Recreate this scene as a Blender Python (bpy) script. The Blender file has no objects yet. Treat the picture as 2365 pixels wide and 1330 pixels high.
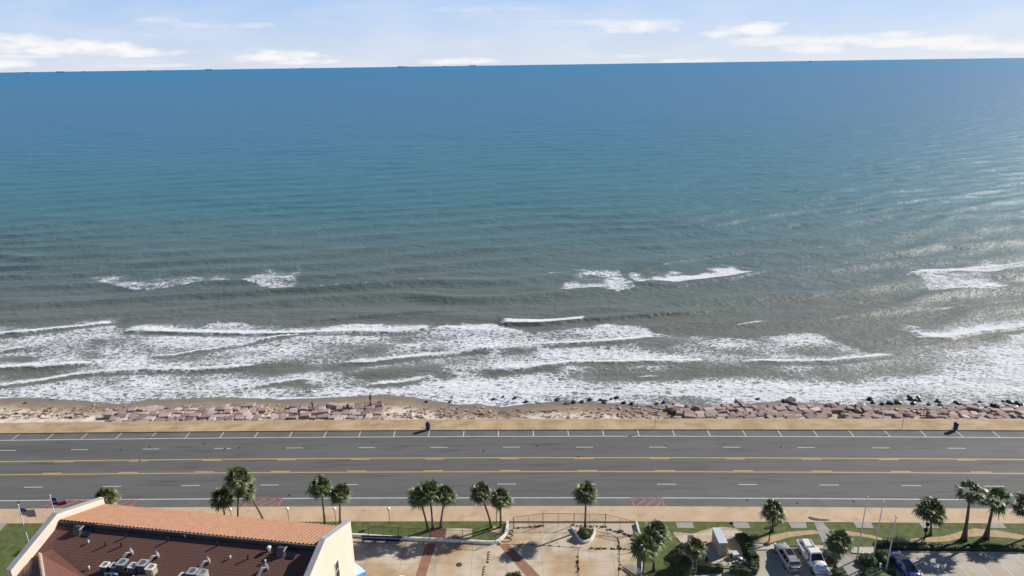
import bpy, bmesh, math, random
import numpy as np
from mathutils import Vector, Matrix
R = math.radians
random.seed(7); rng = np.random.default_rng(11)
S = bpy.context.scene
# ------------------------------------------------------------------ camera
F, H, CX, CY = 1577.0, 61.5, 1182.5, 665.0        # focal length in photo pixels, camera height, photo centre
ROLL = math.atan(34/2365.0); PITCH = math.atan((CY-147.0)*math.cos(ROLL)/F)
_fw = np.array([0, math.cos(PITCH), -math.sin(PITCH)]); _r0 = np.array([1.0, 0, 0]); _u0 = np.cross(_r0, _fw)
_rt = math.cos(ROLL)*_r0 - math.sin(ROLL)*_u0; _up = math.sin(ROLL)*_r0 + math.cos(ROLL)*_u0
cam = bpy.data.cameras.new('camera'); camo = bpy.data.objects.new('camera', cam); S.collection.objects.link(camo)
cam.sensor_width = 36; cam.lens = 36*F/2365; cam.clip_start = 0.5; cam.clip_end = 90000
camo.matrix_world = Matrix(((_rt[0], _up[0], -_fw[0], 0), (_rt[1], _up[1], -_fw[1], 0), (_rt[2], _up[2], -_fw[2], H), (0, 0, 0, 1)))
S.camera = camo
def W(px, py, z=0.0):                              # survey: photo pixel -> point of the level z
    d = _rt*(px-CX)/F + _up*(CY-py)/F + _fw
    t = (z-H)/d[2]; return d[0]*t, d[1]*t
def I(x, y, z):                                    # numpy friendly inverse
    vx, vy, vz = x, y, z-H
    f = vx*_fw[0]+vy*_fw[1]+vz*_fw[2]
    return CX+F*(vx*_rt[0]+vy*_rt[1]+vz*_rt[2])/f, CY-F*(vx*_up[0]+vy*_up[1]+vz*_up[2])/f
# ------------------------------------------------------------------ light
SUN_EL, SUN_AZ = 30.2, 26.7                        # azimuth measured from +x towards +y
sv = Vector((math.cos(R(SUN_EL))*math.cos(R(SUN_AZ)), math.cos(R(SUN_EL))*math.sin(R(SUN_AZ)), math.sin(R(SUN_EL))))
sl = bpy.data.lights.new('sun', 'SUN'); sl.energy = 4.6; sl.angle = R(0.5); sl.color = (1, 0.94, 0.84)
sl.energy = 5.0
so = bpy.data.objects.new('sun', sl); S.collection.objects.link(so); so.rotation_euler = sv.to_track_quat('Z', 'Y').to_euler()
S.view_settings.view_transform = 'Standard'; S.view_settings.look = 'None'; S.view_settings.exposure = 0.3; S.view_settings.gamma = 1
world = bpy.data.worlds.new('World'); S.world = world; world.use_nodes = True
wn, wl = world.node_tree.nodes, world.node_tree.links
wn.clear()
def node(ns, t, **k):
    n = ns.new(t)
    for a, b in k.items(): setattr(n, a, b)
    return n
def mth(ns, ls, op, a, b=None, c=None, clamp=False):
    n = ns.new('ShaderNodeMath'); n.operation = op; n.use_clamp = clamp
    for i, v in enumerate((a, b, c)):
        if v is None: continue
        if isinstance(v, (int, float)): n.inputs[i].default_value = v
        else: ls.new(v, n.inputs[i])
    return n.outputs[0]
tc = node(wn, 'ShaderNodeTexCoord'); add = node(wn, 'ShaderNodeVectorMath', operation='ADD'); add.inputs[1].default_value = (0, 0, 0.012)
wl.new(tc.outputs['Generated'], add.inputs[0])
sky = node(wn, 'ShaderNodeTexSky'); sky.sky_type = 'NISHITA'; sky.sun_disc = False
sky.sun_elevation = R(SUN_EL); sky.sun_rotation = R(90-SUN_AZ); sky.altitude = 60; sky.air_density = 1.0; sky.dust_density = 0.6; sky.ozone_density = 2.0
wl.new(add.outputs[0], sky.inputs[0])
sep = node(wn, 'ShaderNodeSeparateXYZ'); wl.new(tc.outputs['Generated'], sep.inputs[0])
M = lambda *a, **k: mth(wn, wl, *a, **k)
az = M('ARCTAN2', sep.outputs[0], sep.outputs[1]); el = M('ARCSINE', sep.outputs[2])
cmb = node(wn, 'ShaderNodeCombineXYZ'); wl.new(M('MULTIPLY', az, 1.0), cmb.inputs[0]); wl.new(M('MULTIPLY', el, 3.2), cmb.inputs[1])
def wnoise(scale, detail=6, rough=0.55, off=0.0):
    n = node(wn, 'ShaderNodeTexNoise'); n.inputs['Scale'].default_value = scale; n.inputs['Detail'].default_value = detail
    n.inputs['Roughness'].default_value = rough
    a = node(wn, 'ShaderNodeVectorMath', operation='ADD'); a.inputs[1].default_value = (off, off, off)
    wl.new(cmb.outputs[0], a.inputs[0]); wl.new(a.outputs[0], n.inputs['Vector']); return n.outputs['Fac']
nA = wnoise(26, 8, 0.6); nB = wnoise(7, 5, 0.55, 3.1)
def dirof(px, py):
    d = _rt*(px-CX)/F + _up*(CY-py)/F + _fw; d /= np.linalg.norm(d); return math.atan2(d[0], d[1]), math.asin(d[2])
# real cumulus banks low over the horizon: bearing, height, extent, density
CLOUDS = [(55, 104, 100, 20, 1), (140, 116, 120, 13, 1), (230, 114, 75, 17, 1), (300, 124, 100, 12, 1), (40, 131, 70, 6, .8),
          (10, 148, 50, 13, 1), (640, 133, 100, 15, 1), (700, 143, 75, 9, .9), (350, 152, 90, 6, .7), (480, 60, 120, 9, .35), (375, 47, 45, 9, .4),
          (350, 80, 18, 4, .35), (1060, 143, 95, 9, .85), (1000, 140, 40, 6, .6), (1420, 54, 140, 10, .5), (1485, 64, 95, 19, .85), (1290, 50, 190, 5, .32),
          (1150, 22, 190, 9, .3), (1680, 76, 50, 17, .9), (1755, 72, 60, 18, 1), (1800, 94, 120, 16, .7), (1940, 92, 110, 15, .8), (2060, 82, 70, 9, .8),
          (2140, 99, 150, 15, .95), (2270, 108, 120, 15, 1), (1890, 116, 80, 14, .8), (2360, 114, 60, 12, .9), (1600, 141, 80, 7, .7), (1450, 131, 50, 6, .4),
          (-250, 110, 130, 30, .9), (2650, 100, 200, 30, .9), (-700, 60, 250, 50, .8), (3100, 60, 250, 50, .8)]
tot = None
for (cx, cy, rx, ry, s) in CLOUDS:
    a0, e0 = dirof(cx, cy); ra = rx/F*1.05; re = ry/F*1.05
    dx = M('DIVIDE', M('SUBTRACT', az, a0), ra)
    dy = M('DIVIDE', M('SUBTRACT', el, e0), re)
    dy = M('MAXIMUM', dy, M('MULTIPLY', dy, -1.7))           # flatter base than top
    v = M('SUBTRACT', 1.0, M('ADD', M('MULTIPLY', dx, dx), M('MULTIPLY', dy, dy)))
    v = M('MAXIMUM', v, -1.5); v = M('ADD', v, M('MULTIPLY', M('SUBTRACT', nA, 0.48), 3.4))
    v = M('MULTIPLY', M('MULTIPLY', v, 0.9, clamp=True), s)
    tot = v if tot is None else M('MAXIMUM', tot, v)
cir = M('MULTIPLY', M('MULTIPLY', M('SUBTRACT', nB, 0.42), 1.3, clamp=True), M('SUBTRACT', 1.0, M('MULTIPLY', el, 4.5), clamp=True))
tot = M('MAXIMUM', tot, cir)
skm = node(wn, 'ShaderNodeMix', data_type='RGBA', blend_type='MULTIPLY'); skm.inputs[0].default_value = 1
wl.new(sky.outputs[0], skm.inputs[6]); skm.inputs[7].default_value = (1.0, 1.0, 1.0, 1)
# thin marine veil over the clear sky: pale and slightly lavender low down, blue overhead
vr = node(wn, 'ShaderNodeValToRGB'); wl.new(M('DIVIDE', el, 1.2), vr.inputs[0])
VC = [(0.0, (.68, .76, .91)), (.035, (.56, .69, .93)), (.085, (.37, .58, .95)), (.2, (.24, .38, .66)), (.5, (.055, .105, .23)), (1.0, (.012, .03, .08))]
while len(vr.color_ramp.elements) < len(VC): vr.color_ramp.elements.new(.5)
for e_, (p_, c_) in zip(vr.color_ramp.elements, VC): e_.position = p_; e_.color = (*[q for q in c_], 1)
vs_ = node(wn, 'ShaderNodeVectorMath', operation='SCALE'); vs_.inputs['Scale'].default_value = 8.1; wl.new(vr.outputs[0], vs_.inputs[0])
veil = node(wn, 'ShaderNodeMix', data_type='RGBA'); veil.inputs[0].default_value = .88; wl.new(skm.outputs[2], veil.inputs[6]); wl.new(vs_.outputs[0], veil.inputs[7])
mix = node(wn, 'ShaderNodeMix', data_type='RGBA'); wl.new(tot, mix.inputs[0]); wl.new(veil.outputs[2], mix.inputs[6])
mix.inputs[7].default_value = (7.8, 7.72, 7.75, 1)
bg = node(wn, 'ShaderNodeBackground'); bg.inputs['Strength'].default_value = 0.1; wl.new(mix.outputs[2], bg.inputs['Color'])
wo = node(wn, 'ShaderNodeOutputWorld'); wl.new(bg.outputs[0], wo.inputs[0])

# ------------------------------------------------------------------ helpers
COL = S.collection
def tag(o, label=None, cat=None, group=None, kind=None):
    if label: o['label'] = label
    if cat: o['category'] = cat
    if group: o['group'] = group
    if kind: o['kind'] = kind
    return o
def empty(name, loc, rz=0.0):
    o = bpy.data.objects.new(name, None); COL.objects.link(o); o.location = loc; o.rotation_euler = (0, 0, rz); o.empty_display_size = .3; return o
def link(name, me, mats, parent=None, smooth=False):
    o = bpy.data.objects.new(name, me); COL.objects.link(o)
    for m in (mats if isinstance(mats, (list, tuple)) else [mats]):
        if m is not None: me.materials.append(m)
    if parent: o.parent = parent
    if smooth: me.polygons.foreach_set('use_smooth', [True]*len(me.polygons))
    return o
class MB:                                                     # collects simple solids into one mesh
    def __init__(s): s.v = []; s.f = []; s.mi = []
    def add(s, vs, fs, mi=0):
        n = len(s.v); s.v += [tuple(p) for p in vs]; s.f += [tuple(i+n for i in f) for f in fs]; s.mi += [mi]*len(fs); return s
    def box(s, c, d, rz=0.0, mi=0, M4=None):
        x, y, z = d[0]/2, d[1]/2, d[2]/2
        vs = [Vector((a*x, b*y, e*z)) for a in (-1, 1) for b in (-1, 1) for e in (-1, 1)]
        m = Matrix.Rotation(rz, 3, 'Z')
        if M4 is not None: m = M4
        vs = [m @ v + Vector(c) for v in vs]
        return s.add(vs, [(0, 1, 3, 2), (4, 6, 7, 5), (0, 4, 5, 1), (2, 3, 7, 6), (0, 2, 6, 4), (1, 5, 7, 3)], mi)
    def tube(s, pts, rad, n=8, mi=0, cap=True):
        pts = [Vector(p) for p in pts]; rads = rad if isinstance(rad, (list, tuple)) else [rad]*len(pts)
        vs = []
        for i, p in enumerate(pts):
            d = (pts[min(i+1, len(pts)-1)] - pts[max(i-1, 0)]).normalized()
            a = d.cross(Vector((0, 0, 1)) if abs(d.z) < .9 else Vector((1, 0, 0))).normalized(); b = d.cross(a)
            for k in range(n):
                t = 2*math.pi*k/n; vs.append(p + (a*math.cos(t)+b*math.sin(t))*rads[i])
        fs = [(i*n+k, i*n+(k+1) % n, (i+1)*n+(k+1) % n, (i+1)*n+k) for i in range(len(pts)-1) for k in range(n)]
        if cap: fs += [tuple(range(n))[::-1], tuple(range((len(pts)-1)*n, len(pts)*n))]
        return s.add(vs, fs, mi)
    def lathe(s, prof, c=(0, 0, 0), n=16, mi=0):
        vs = [(c[0]+r*math.cos(2*math.pi*k/n), c[1]+r*math.sin(2*math.pi*k/n), c[2]+z) for r, z in prof for k in range(n)]
        fs = [(i*n+k, i*n+(k+1) % n, (i+1)*n+(k+1) % n, (i+1)*n+k) for i in range(len(prof)-1) for k in range(n)]
        fs += [tuple(range(n))[::-1], tuple(range((len(prof)-1)*n, len(prof)*n))]
        return s.add(vs, fs, mi)
    def prism(s, poly, z0, z1, mi=0):
        n = len(poly); A = sum(poly[i][0]*poly[(i+1) % n][1]-poly[(i+1) % n][0]*poly[i][1] for i in range(n))
        if A < 0: poly = poly[::-1]
        vs = [(x, y, z0) for x, y in poly]+[(x, y, z1) for x, y in poly]
        return s.add(vs, [tuple(range(n))[::-1], tuple(range(n, 2*n))]+[(i, (i+1) % n, n+(i+1) % n, n+i) for i in range(n)], mi)
    def mesh(s, name):
        me = bpy.data.meshes.new(name); me.from_pydata(s.v, [], s.f); me.polygons.foreach_set('material_index', s.mi); me.update(); return me
    def build(s, name, mats, parent=None, smooth=False): return link(name, s.mesh(name), mats, parent, smooth)
def copy_tree(o, parent=None):
    c = o.copy(); COL.objects.link(c); c.parent = parent
    for ch in o.children: copy_tree(ch, c)
    return c
# ---- materials
def mat(name, col, rough=0.8, col2=None, nscale=1.0, amt=0.5, bump=0.0, bscale=None, metal=0.0, rnd=0.0, spec=0.5, detail=6, lo=0.35, hi=0.65, coat=0.0, stretch=None):
    m = bpy.data.materials.new(name); m.use_nodes = True; ns, ls = m.node_tree.nodes, m.node_tree.links
    b = ns['Principled BSDF']; b.inputs['Roughness'].default_value = rough; b.inputs['Metallic'].default_value = metal
    b.inputs['Specular IOR Level'].default_value = spec; b.inputs['Coat Weight'].default_value = coat
    b.inputs['Base Color'].default_value = (*col, 1)
    tcn = ns.new('ShaderNodeTexCoord'); vec = tcn.outputs['Object']
    if stretch:
        mp = ns.new('ShaderNodeMapping'); ls.new(vec, mp.inputs[0]); mp.inputs['Scale'].default_value = stretch; vec = mp.outputs[0]
    cur = None
    if col2 is not None:
        n = ns.new('ShaderNodeTexNoise'); n.inputs['Scale'].default_value = nscale; n.inputs['Detail'].default_value = detail; ls.new(vec, n.inputs['Vector'])
        mr = ns.new('ShaderNodeMapRange'); mr.inputs[1].default_value = lo; mr.inputs[2].default_value = hi; ls.new(n.outputs['Fac'], mr.inputs[0])
        mx = ns.new('ShaderNodeMix'); mx.data_type = 'RGBA'; mx.inputs[6].default_value = (*col, 1); mx.inputs[7].default_value = (*col2, 1)
        ls.new(mr.outputs[0], mx.inputs[0]); cur = mx.outputs[2]
    if rnd:
        oi = ns.new('ShaderNodeObjectInfo'); hs = ns.new('ShaderNodeHueSaturation')
        v = mth(ns, ls, 'ADD', mth(ns, ls, 'MULTIPLY', oi.outputs['Random'], 2*rnd), 1-rnd); ls.new(v, hs.inputs['Value'])
        if cur: ls.new(cur, hs.inputs['Color'])
        else: hs.inputs['Color'].default_value = (*col, 1)
        cur = hs.outputs[0]
    if cur: ls.new(cur, b.inputs['Base Color'])
    if bump:
        n = ns.new('ShaderNodeTexNoise'); n.inputs['Scale'].default_value = bscale or nscale*4; n.inputs['Detail'].default_value = 5; ls.new(vec, n.inputs['Vector'])
        bp = ns.new('ShaderNodeBump'); bp.inputs['Strength'].default_value = 1; bp.inputs['Distance'].default_value = bump
        ls.new(n.outputs['Fac'], bp.inputs['Height']); ls.new(bp.outputs[0], b.inputs['Normal'])
    return m
def overlay(m, col, nscale, lo, hi, amt=1.0, detail=5, stretch=(1, 1, 1), off=0.0, tex='noise'):
    """adds one more stain / wear layer over a mat() material"""
    ns, ls = m.node_tree.nodes, m.node_tree.links; b = ns['Principled BSDF']; inp = b.inputs['Base Color']
    tcn = ns.new('ShaderNodeTexCoord'); mp = ns.new('ShaderNodeMapping'); mp.inputs['Scale'].default_value = stretch; mp.inputs['Location'].default_value = (off, off, 0)
    ls.new(tcn.outputs['Object'], mp.inputs[0])
    if tex == 'noise':
        n = ns.new('ShaderNodeTexNoise'); n.inputs['Detail'].default_value = detail; out = n.outputs['Fac']
    else:
        n = ns.new('ShaderNodeTexVoronoi'); n.feature = 'DISTANCE_TO_EDGE'; out = n.outputs['Distance']
    n.inputs['Scale'].default_value = nscale; ls.new(mp.outputs[0], n.inputs['Vector'])
    mr = ns.new('ShaderNodeMapRange'); mr.inputs[1].default_value = lo; mr.inputs[2].default_value = hi; mr.inputs[4].default_value = amt; ls.new(out, mr.inputs[0])
    mx = ns.new('ShaderNodeMix'); mx.data_type = 'RGBA'; ls.new(mr.outputs[0], mx.inputs[0]); mx.inputs[7].default_value = (*col, 1)
    if inp.is_linked: ls.new(inp.links[0].from_socket, mx.inputs[6])
    else: mx.inputs[6].default_value = inp.default_value
    ls.new(mx.outputs[2], inp); return m
def joints(m, sx, sy, w, col, ox=0.0, oy=0.0, amt=0.7):
    """slab joints every sx / sy metres"""
    ns, ls = m.node_tree.nodes, m.node_tree.links; b = ns['Principled BSDF']; inp = b.inputs['Base Color']
    tcn = ns.new('ShaderNodeTexCoord'); sp = ns.new('ShaderNodeSeparateXYZ'); ls.new(tcn.outputs['Object'], sp.inputs[0]); r = None
    for k, (s, o) in enumerate(((sx, ox), (sy, oy))):
        if not s: continue
        f = mth(ns, ls, 'FRACT', mth(ns, ls, 'DIVIDE', mth(ns, ls, 'ADD', sp.outputs[k], 1000*s+o), s))
        t = mth(ns, ls, 'LESS_THAN', f, w/s); r = t if r is None else mth(ns, ls, 'MAXIMUM', r, t)
    mx = ns.new('ShaderNodeMix'); mx.data_type = 'RGBA'; ls.new(mth(ns, ls, 'MULTIPLY', r, amt), mx.inputs[0]); mx.inputs[7].default_value = (*col, 1)
    if inp.is_linked: ls.new(inp.links[0].from_socket, mx.inputs[6])
    else: mx.inputs[6].default_value = inp.default_value
    ls.new(mx.outputs[2], inp); return m
m_asph = mat('asphalt', (.100, .100, .099), .85, (.135, .135, .133), .09, stretch=(.25, 3.2, 1), bump=.01, bscale=25, lo=.3, hi=.7)
overlay(m_asph, (.21, .21, .215), 9, .5, .9, .6)
overlay(m_asph, (.062, .062, .064), .8, .52, .72, .7, stretch=(.15, 1.6, 1))
overlay(m_asph, (.05, .05, .055), .5, .735, .75, .8, off=7)
m_asph2 = mat('shoulder_asphalt', (.115, .118, .118), .88, (.145, .147, .146), .3, bump=.01, bscale=25)
overlay(m_asph2, (.09, .085, .08), .7, .6, .8, .6)
m_walk = joints(overlay(mat('tan_concrete', (.50, .36, .235), .85, (.58, .43, .29), .35, bump=.004, bscale=8), (.38, .27, .17), .6, .55, .72, .7), 1.5, 0, .03, (.42, .31, .21), amt=.5)
m_prom = joints(overlay(mat('seawall_concrete', (.40, .275, .145), .9, (.52, .385, .235), .25, bump=.006, bscale=6), (.31, .215, .11), .5, .5, .66, .75, stretch=(.5, 1.2, 1)), 2.0, 0, .05, (.62, .50, .36), amt=.7)
m_wallc = mat('seawall_face', (.30, .25, .18), .9, (.20, .17, .13), .6, bump=.02)
m_white = overlay(mat('road_paint_white', (.62, .62, .60), .7, (.5, .5, .49), 2), (.3, .3, .3), 4, .62, .75, .7)
m_yel = overlay(mat('road_paint_yellow', (.58, .36, .09), .7, (.52, .36, .14), 2), (.3, .22, .1), 3, .6, .75, .6)
m_yellight = mat('road_paint_worn_yellow', (.62, .45, .22), .7, (.55, .38, .17), 1.5)
m_halo = mat('worn_yellow_edge', (.20, .155, .08), .8, (.16, .14, .11), 1.2)
m_red = mat('road_paint_faded_red', (.55, .17, .16), .8, (.34, .14, .14), 2.5)
m_court = overlay(overlay(overlay(mat('court_concrete', (.52, .42, .30), .85, (.60, .51, .40), .3, bump=.004), (.43, .255, .10), .16, .47, .66, .8), (.27, .23, .17), .45, .50, .70, .7, off=3), (.25, .2, .13), 1.7, .66, .78, .7)
joints(m_court, 4.6, 4.6, .05, (.2, .16, .11), 1.2, .6, .75)
m_lot = joints(overlay(mat('parking_concrete', (.40, .35, .28), .85, (.47, .42, .345), .3, bump=.004), (.31, .27, .21), .5, .55, .75, .6), 4.6, 4.6, .03, (.26, .23, .18), amt=.5)
m_ground = mat('ground', (.33, .27, .19), .9, (.24, .22, .15), .1, bump=.02)
m_lawn = overlay(mat('lawn', (.066, .098, .020), .95, (.125, .145, .042), 1.2, bump=.06, bscale=9), (.17, .15, .06), .5, .6, .78, .7)
m_grassy = mat('grass_blades', (.06, .11, .02), .9, (.12, .15, .03), 1.0, rnd=.1)
m_dirt = overlay(mat('dry_dirt_path', (.42, .29, .165), .95, (.50, .37, .24), 1.2, bump=.03, bscale=6), (.15, .15, .05), 2.2, .58, .72, .6)
m_shell = overlay(mat('shell_gravel', (.62, .56, .50), .95, (.45, .40, .34), 5, bump=.04, bscale=12), (.2, .16, .11), 2, .6, .68, .8)
m_brick = mat('brick_band', (.33, .17, .105), .85, (.26, .125, .08), 1.2, bump=.01)
m_pad = mat('pale_pad', (.36, .34, .32), .85, (.30, .28, .26), 1.5)
m_kerbw = mat('white_painted_kerb', (.74, .73, .70), .6, (.55, .53, .49), 3, lo=.55, hi=.75)
m_kerb = mat('kerb_concrete', (.46, .38, .28), .85, (.36, .29, .21), 1.5)
m_trunk = mat('palm_bark', (.16, .12, .085), .95, (.09, .07, .05), 6, bump=.05, bscale=10, rnd=.12)
m_frond = mat('palm_frond', (.075, .105, .028), .45, (.15, .175, .07), .9, rnd=.18, spec=.4)
m_frond_b = mat('bright_palm_frond', (.085, .13, .03), .5, (.13, .18, .05), .9, rnd=.1)
m_dead = mat('dead_frond', (.24, .18, .09), .9, (.15, .10, .05), 2)
m_bush = mat('hedge_leaf', (.045, .075, .018), .7, (.085, .12, .03), 1.5, rnd=.12)
m_bushd = mat('dark_hedge_leaf', (.030, .052, .018), .7, (.06, .085, .03), 1.5)
m_sage = mat('grey_green_leaf', (.13, .15, .10), .8, (.20, .21, .14), 3)
m_tile = mat('terracotta_tile', (.33, .165, .10), .85, (.40, .215, .135), 1.4, lo=.3, hi=.7)
overlay(m_tile, (.27, .14, .09), 5, .58, .7, .7)
m_shing = mat('brown_shingle', (.105, .050, .040), .9, (.155, .075, .058), 5, stretch=(1, 3.5, 1), bump=.02, bscale=7)
overlay(m_shing, (.24, .12, .09), 9, .6, .75, .6)
m_cream = mat('cream_stucco', (.70, .545, .45), .85, (.745, .59, .49), .6, bump=.01, bscale=20)
m_cap = mat('grey_coping', (.36, .37, .39), .7, (.29, .30, .32), 1)
m_dkmetal = mat('dark_flashing', (.06, .06, .07), .5, (.04, .04, .045), 2)
m_blk = mat('black_metal', (.02, .02, .022), .5)
m_galv = mat('galvanised_metal', (.55, .55, .56), .4, metal=.6, col2=(.42, .42, .43), nscale=4)
m_acw = mat('pale_enamel', (.72, .72, .72), .45, (.6, .6, .6), 3)
m_actan = mat('tan_enamel', (.42, .36, .26), .5, (.36, .31, .23), 3)
m_acd = mat('dark_metal', (.05, .055, .065), .6)
m_glass = mat('dark_glass', (.015, .018, .022), .08, spec=.8)
m_globe = mat('white_globe', (.85, .85, .83), .35)
m_pole = mat('white_pole', (.62, .61, .58), .45, (.5, .49, .46), 2)
m_tarp = mat('blue_plastic', (.015, .10, .32), .45, (.02, .16, .42), 2)
m_bin = mat('navy_plastic', (.012, .02, .13), .45, (.02, .03, .17), 3)
m_fence = mat('fence_steel', (.10, .10, .10), .6)
m_gran = mat('pink_granite', (.27, .19, .172), .85, (.36, .275, .25), 1.6, bump=.04, bscale=5, rnd=.28)
overlay(m_gran, (.20, .14, .12), 2.5, .58, .75, .6)
m_granp = mat('pale_granite', (.43, .35, .33), .85, (.50, .41, .38), 2, bump=.03, bscale=5, rnd=.2)
m_wetrock = mat('wet_dark_rock', (.028, .027, .028), .4, (.05, .046, .045), 3, bump=.05, bscale=4, rnd=.2)
m_silver = mat('silver_paint', (.42, .40, .40), .28, metal=.35, coat=.6)
m_wpaint = mat('white_paint', (.80, .80, .80), .3, coat=.6)
m_bpaint = mat('blue_paint', (.010, .022, .20), .28, coat=.8)
m_tyre = mat('tyre_rubber', (.02, .02, .02), .8)
m_rim = mat('wheel_rim', (.4, .4, .41), .35, metal=.7)
m_lamp = mat('headlamp_lens', (.75, .76, .78), .1, spec=.8)
m_taill = mat('tail_lamp', (.25, .01, .01), .2)
m_hose = mat('dark_rubber', (.035, .035, .035), .6)
m_cabr = mat('cabinet_roof', (.58, .62, .66), .5, (.5, .54, .58), 2)
m_cabw = mat('cabinet_wall', (.40, .36, .28), .7, (.35, .31, .24), 2)
m_wood = mat('weathered_wood', (.17, .12, .08), .9, (.10, .07, .05), 3)
m_weed = mat('beached_weed', (.13, .085, .045), .95, (.07, .045, .025), 3)
m_ship = mat('hazy_ship_hull', (.10, .16, .25), .7); m_ship2 = mat('hazy_ship_house', (.22, .29, .38), .7)  # blue grey painted in for the distance haze over the ships
m_skinp = mat('skin', (.35, .2, .14), .6)

# ------------------------------------------------------------------ survey lines that run along the shore: Y(X)
def fitline(pts, z=0.0):
    P = np.array([W(x, y, z) for x, y in pts]); c = np.polyfit(P[:, 0], P[:, 1], 2)
    def f(X):
        X = np.asarray(X, float); Xc = np.clip(X, -110, 110)
        return np.polyval(c, Xc) + (X-Xc)*(2*c[0]*Xc+c[1])
    return f
L_white1 = fitline([(0, 1017), (500, 1012), (1182, 1007), (1700, 1008.5), (2365, 1010.5)])
L_kerb1 = fitline([(0, 1002), (500, 998), (1182, 993.5), (1700, 993.5), (2365, 995.5)])
L_y1 = fitline([(0, 1066), (600, 1060), (1182, 1056.5), (1700, 1057.5), (2365, 1061)])
L_y2 = fitline([(0, 1097), (600, 1091.5), (1182, 1089), (1700, 1090.5), (2365, 1093.5)])
L_d1 = fitline([(22, 1040), (516, 1036), (1182, 1032), (1700, 1033.5), (2205, 1035)])
L_d2 = fitline([(78, 1125), (620, 1120.5), (1182, 1117.5), (1700, 1119), (2300, 1123)])
L_white2 = fitline([(0, 1156.5), (700, 1151), (1182, 1149), (1700, 1151), (2365, 1155)])
L_kerb2 = fitline([(0, 1177), (900, 1170.5), (1182, 1170), (1700, 1172), (2365, 1177)])
L_walk2 = fitline([(150, 1208), (830, 1204), (1182, 1204), (1700, 1205), (2365, 1209)], .13)
L_wall = fitline([(0, 976), (500, 973), (1000, 967.5), (1700, 966.5), (2365, 968)], .15)
XS = np.concatenate([np.arange(-400, -110, 20), np.arange(-110, 110, 4), np.arange(110, 401, 20)])
def strip(fa, fb, z, xs=XS, za=None, zb=None):
    mb = MB(); n = len(xs); za = z if za is None else za; zb = z if zb is None else zb
    vs = [(x, float(fa(x)), za) for x in xs]+[(x, float(fb(x)), zb) for x in xs]
    return mb.add(vs, [(i, i+1, n+i+1, n+i) for i in range(n-1)])
off = lambda f, d: (lambda X: f(X)+d)
tag(strip(lambda X: -400+0*X, off(L_wall, -.3), -.02, np.arange(-900, 901, 20.)).build('ground', m_ground), kind='structure')
road = tag(strip(L_kerb2, L_kerb1, .0).build('road', m_asph), kind='structure')
strip(L_white1, off(L_kerb1, .02), .004).build('parking_lane', m_asph2, road)
strip(off(L_kerb2, -.02), L_white2, .004).build('shoulder_lane', m_asph2, road)
# promenade on the seawall and its kerb, seawall face
pr = strip(off(L_kerb1, .0), off(L_wall, -.0), .15); tag(pr.build('promenade', m_prom), kind='structure')
mb = MB(); mb.v, mb.f, mb.mi = (lambda s: (s.v, s.f, s.mi))(strip(off(L_kerb1, -.001), off(L_kerb1, 0), 0, za=-.02, zb=.15))
kb = mb.build('kerb', m_kerb); tag(kb, kind='structure')
sw = MB(); xs = XS; prof = [(0.0, .15), (.03, .15), (.03, -.3), (.25, -1.0), (.7, -1.9), (1.5, -2.8), (2.4, -3.4), (2.4, -6)]
vs = []; n = len(xs)
for dy, z in prof: vs += [(x, float(L_wall(x))+dy, z) for x in xs]
sw.add(vs, [(k*n+i, k*n+i+1, (k+1)*n+i+1, (k+1)*n+i) for k in range(len(prof)-1) for i in range(n-1)])
tag(sw.build('seawall', m_wallc), 'long curved concrete seawall face dropping from the promenade to the rocks and sand', 'seawall')
strip(off(L_wall, -.55), off(L_wall, -.0), .156).build('coping_strip', m_kerb, bpy.data.objects['promenade'])
# markings (sheets on the road)
mk = MB()
def seg(mb, x0, x1, f, w, z=.009, mi=0):
    xs = np.arange(x0, x1, 3.0).tolist()+[x1]; n = len(xs)
    vs = [(x, float(f(x))-w/2, z) for x in xs]+[(x, float(f(x))+w/2, z) for x in xs]
    mb.add(vs, [(i, i+1, n+i+1, n+i) for i in range(n-1)], mi)
for f, w in ((L_white1, .19), (L_white2, .20)): seg(mk, -400, 400, f, w)
for k in range(-30, 31):
    seg(mk, -14.2+12.28*k, -11.3+12.28*k, L_d1, .16); seg(mk, -2.71+12.26*k, .2+12.26*k, L_d2, .16)
mk.build('lane_lines', m_white, road)
mk = MB()
for k in range(-50, 52):
    x = -2.75+6.1*k; mk.add([(x-.08, float(L_white1(x))+.1, .009), (x+.08, float(L_white1(x))+.1, .009), (x+.10, float(L_kerb1(x))-.05, .009), (x-.06, float(L_kerb1(x))-.05, .009)], [(0, 1, 2, 3)])
mk.build('parking_bay_lines', m_white, road)
mk = MB()
for f, s in ((L_y1, -1), (L_y2, 1)):
    seg(mk, -400, 400, off(f, s*.12), .62, .004)
mk.build('worn_line_halo', m_halo, road)
mk = MB()
for f, s in ((L_y1, -1), (L_y2, 1)):
    seg(mk, -400, 400, f, .17, .009)
mk.build('centre_line_solid', m_yellight, road)
mk = MB()
x1 = W(982, 1060)[0]; x2 = W(978, 1087)[0]
for k in range(-30, 31):
    seg(mk, x1+12.25*k, x1+3.1+12.25*k, off(L_y1, -.33), .24, .013); seg(mk, x2+12.25*k, x2+3.1+12.25*k, off(L_y2, .33), .24, .013)
mk.build('centre_line_dashes', m_yel, road)
# small asphalt debris / reflectors on the road
mk = MB()
for px, py in ((279, 1039), (346, 1032), (519, 1036), (553, 1034), (471, 1024), (1117, 1041), (1336, 1055), (1240, 1030), (1538, 1030), (1726, 1155), (1842, 1162), (1972, 1158), (323, 1064), (106, 1173), (43, 1160), (591, 1146), (668, 1144), (1804, 1032)):
    x, y = W(px, py); mk.lathe([(.16, 0), (.2, .03), (.05, .05)], (x, y, .01), 7)
mk.build('asphalt_patches', m_hose, road)
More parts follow.
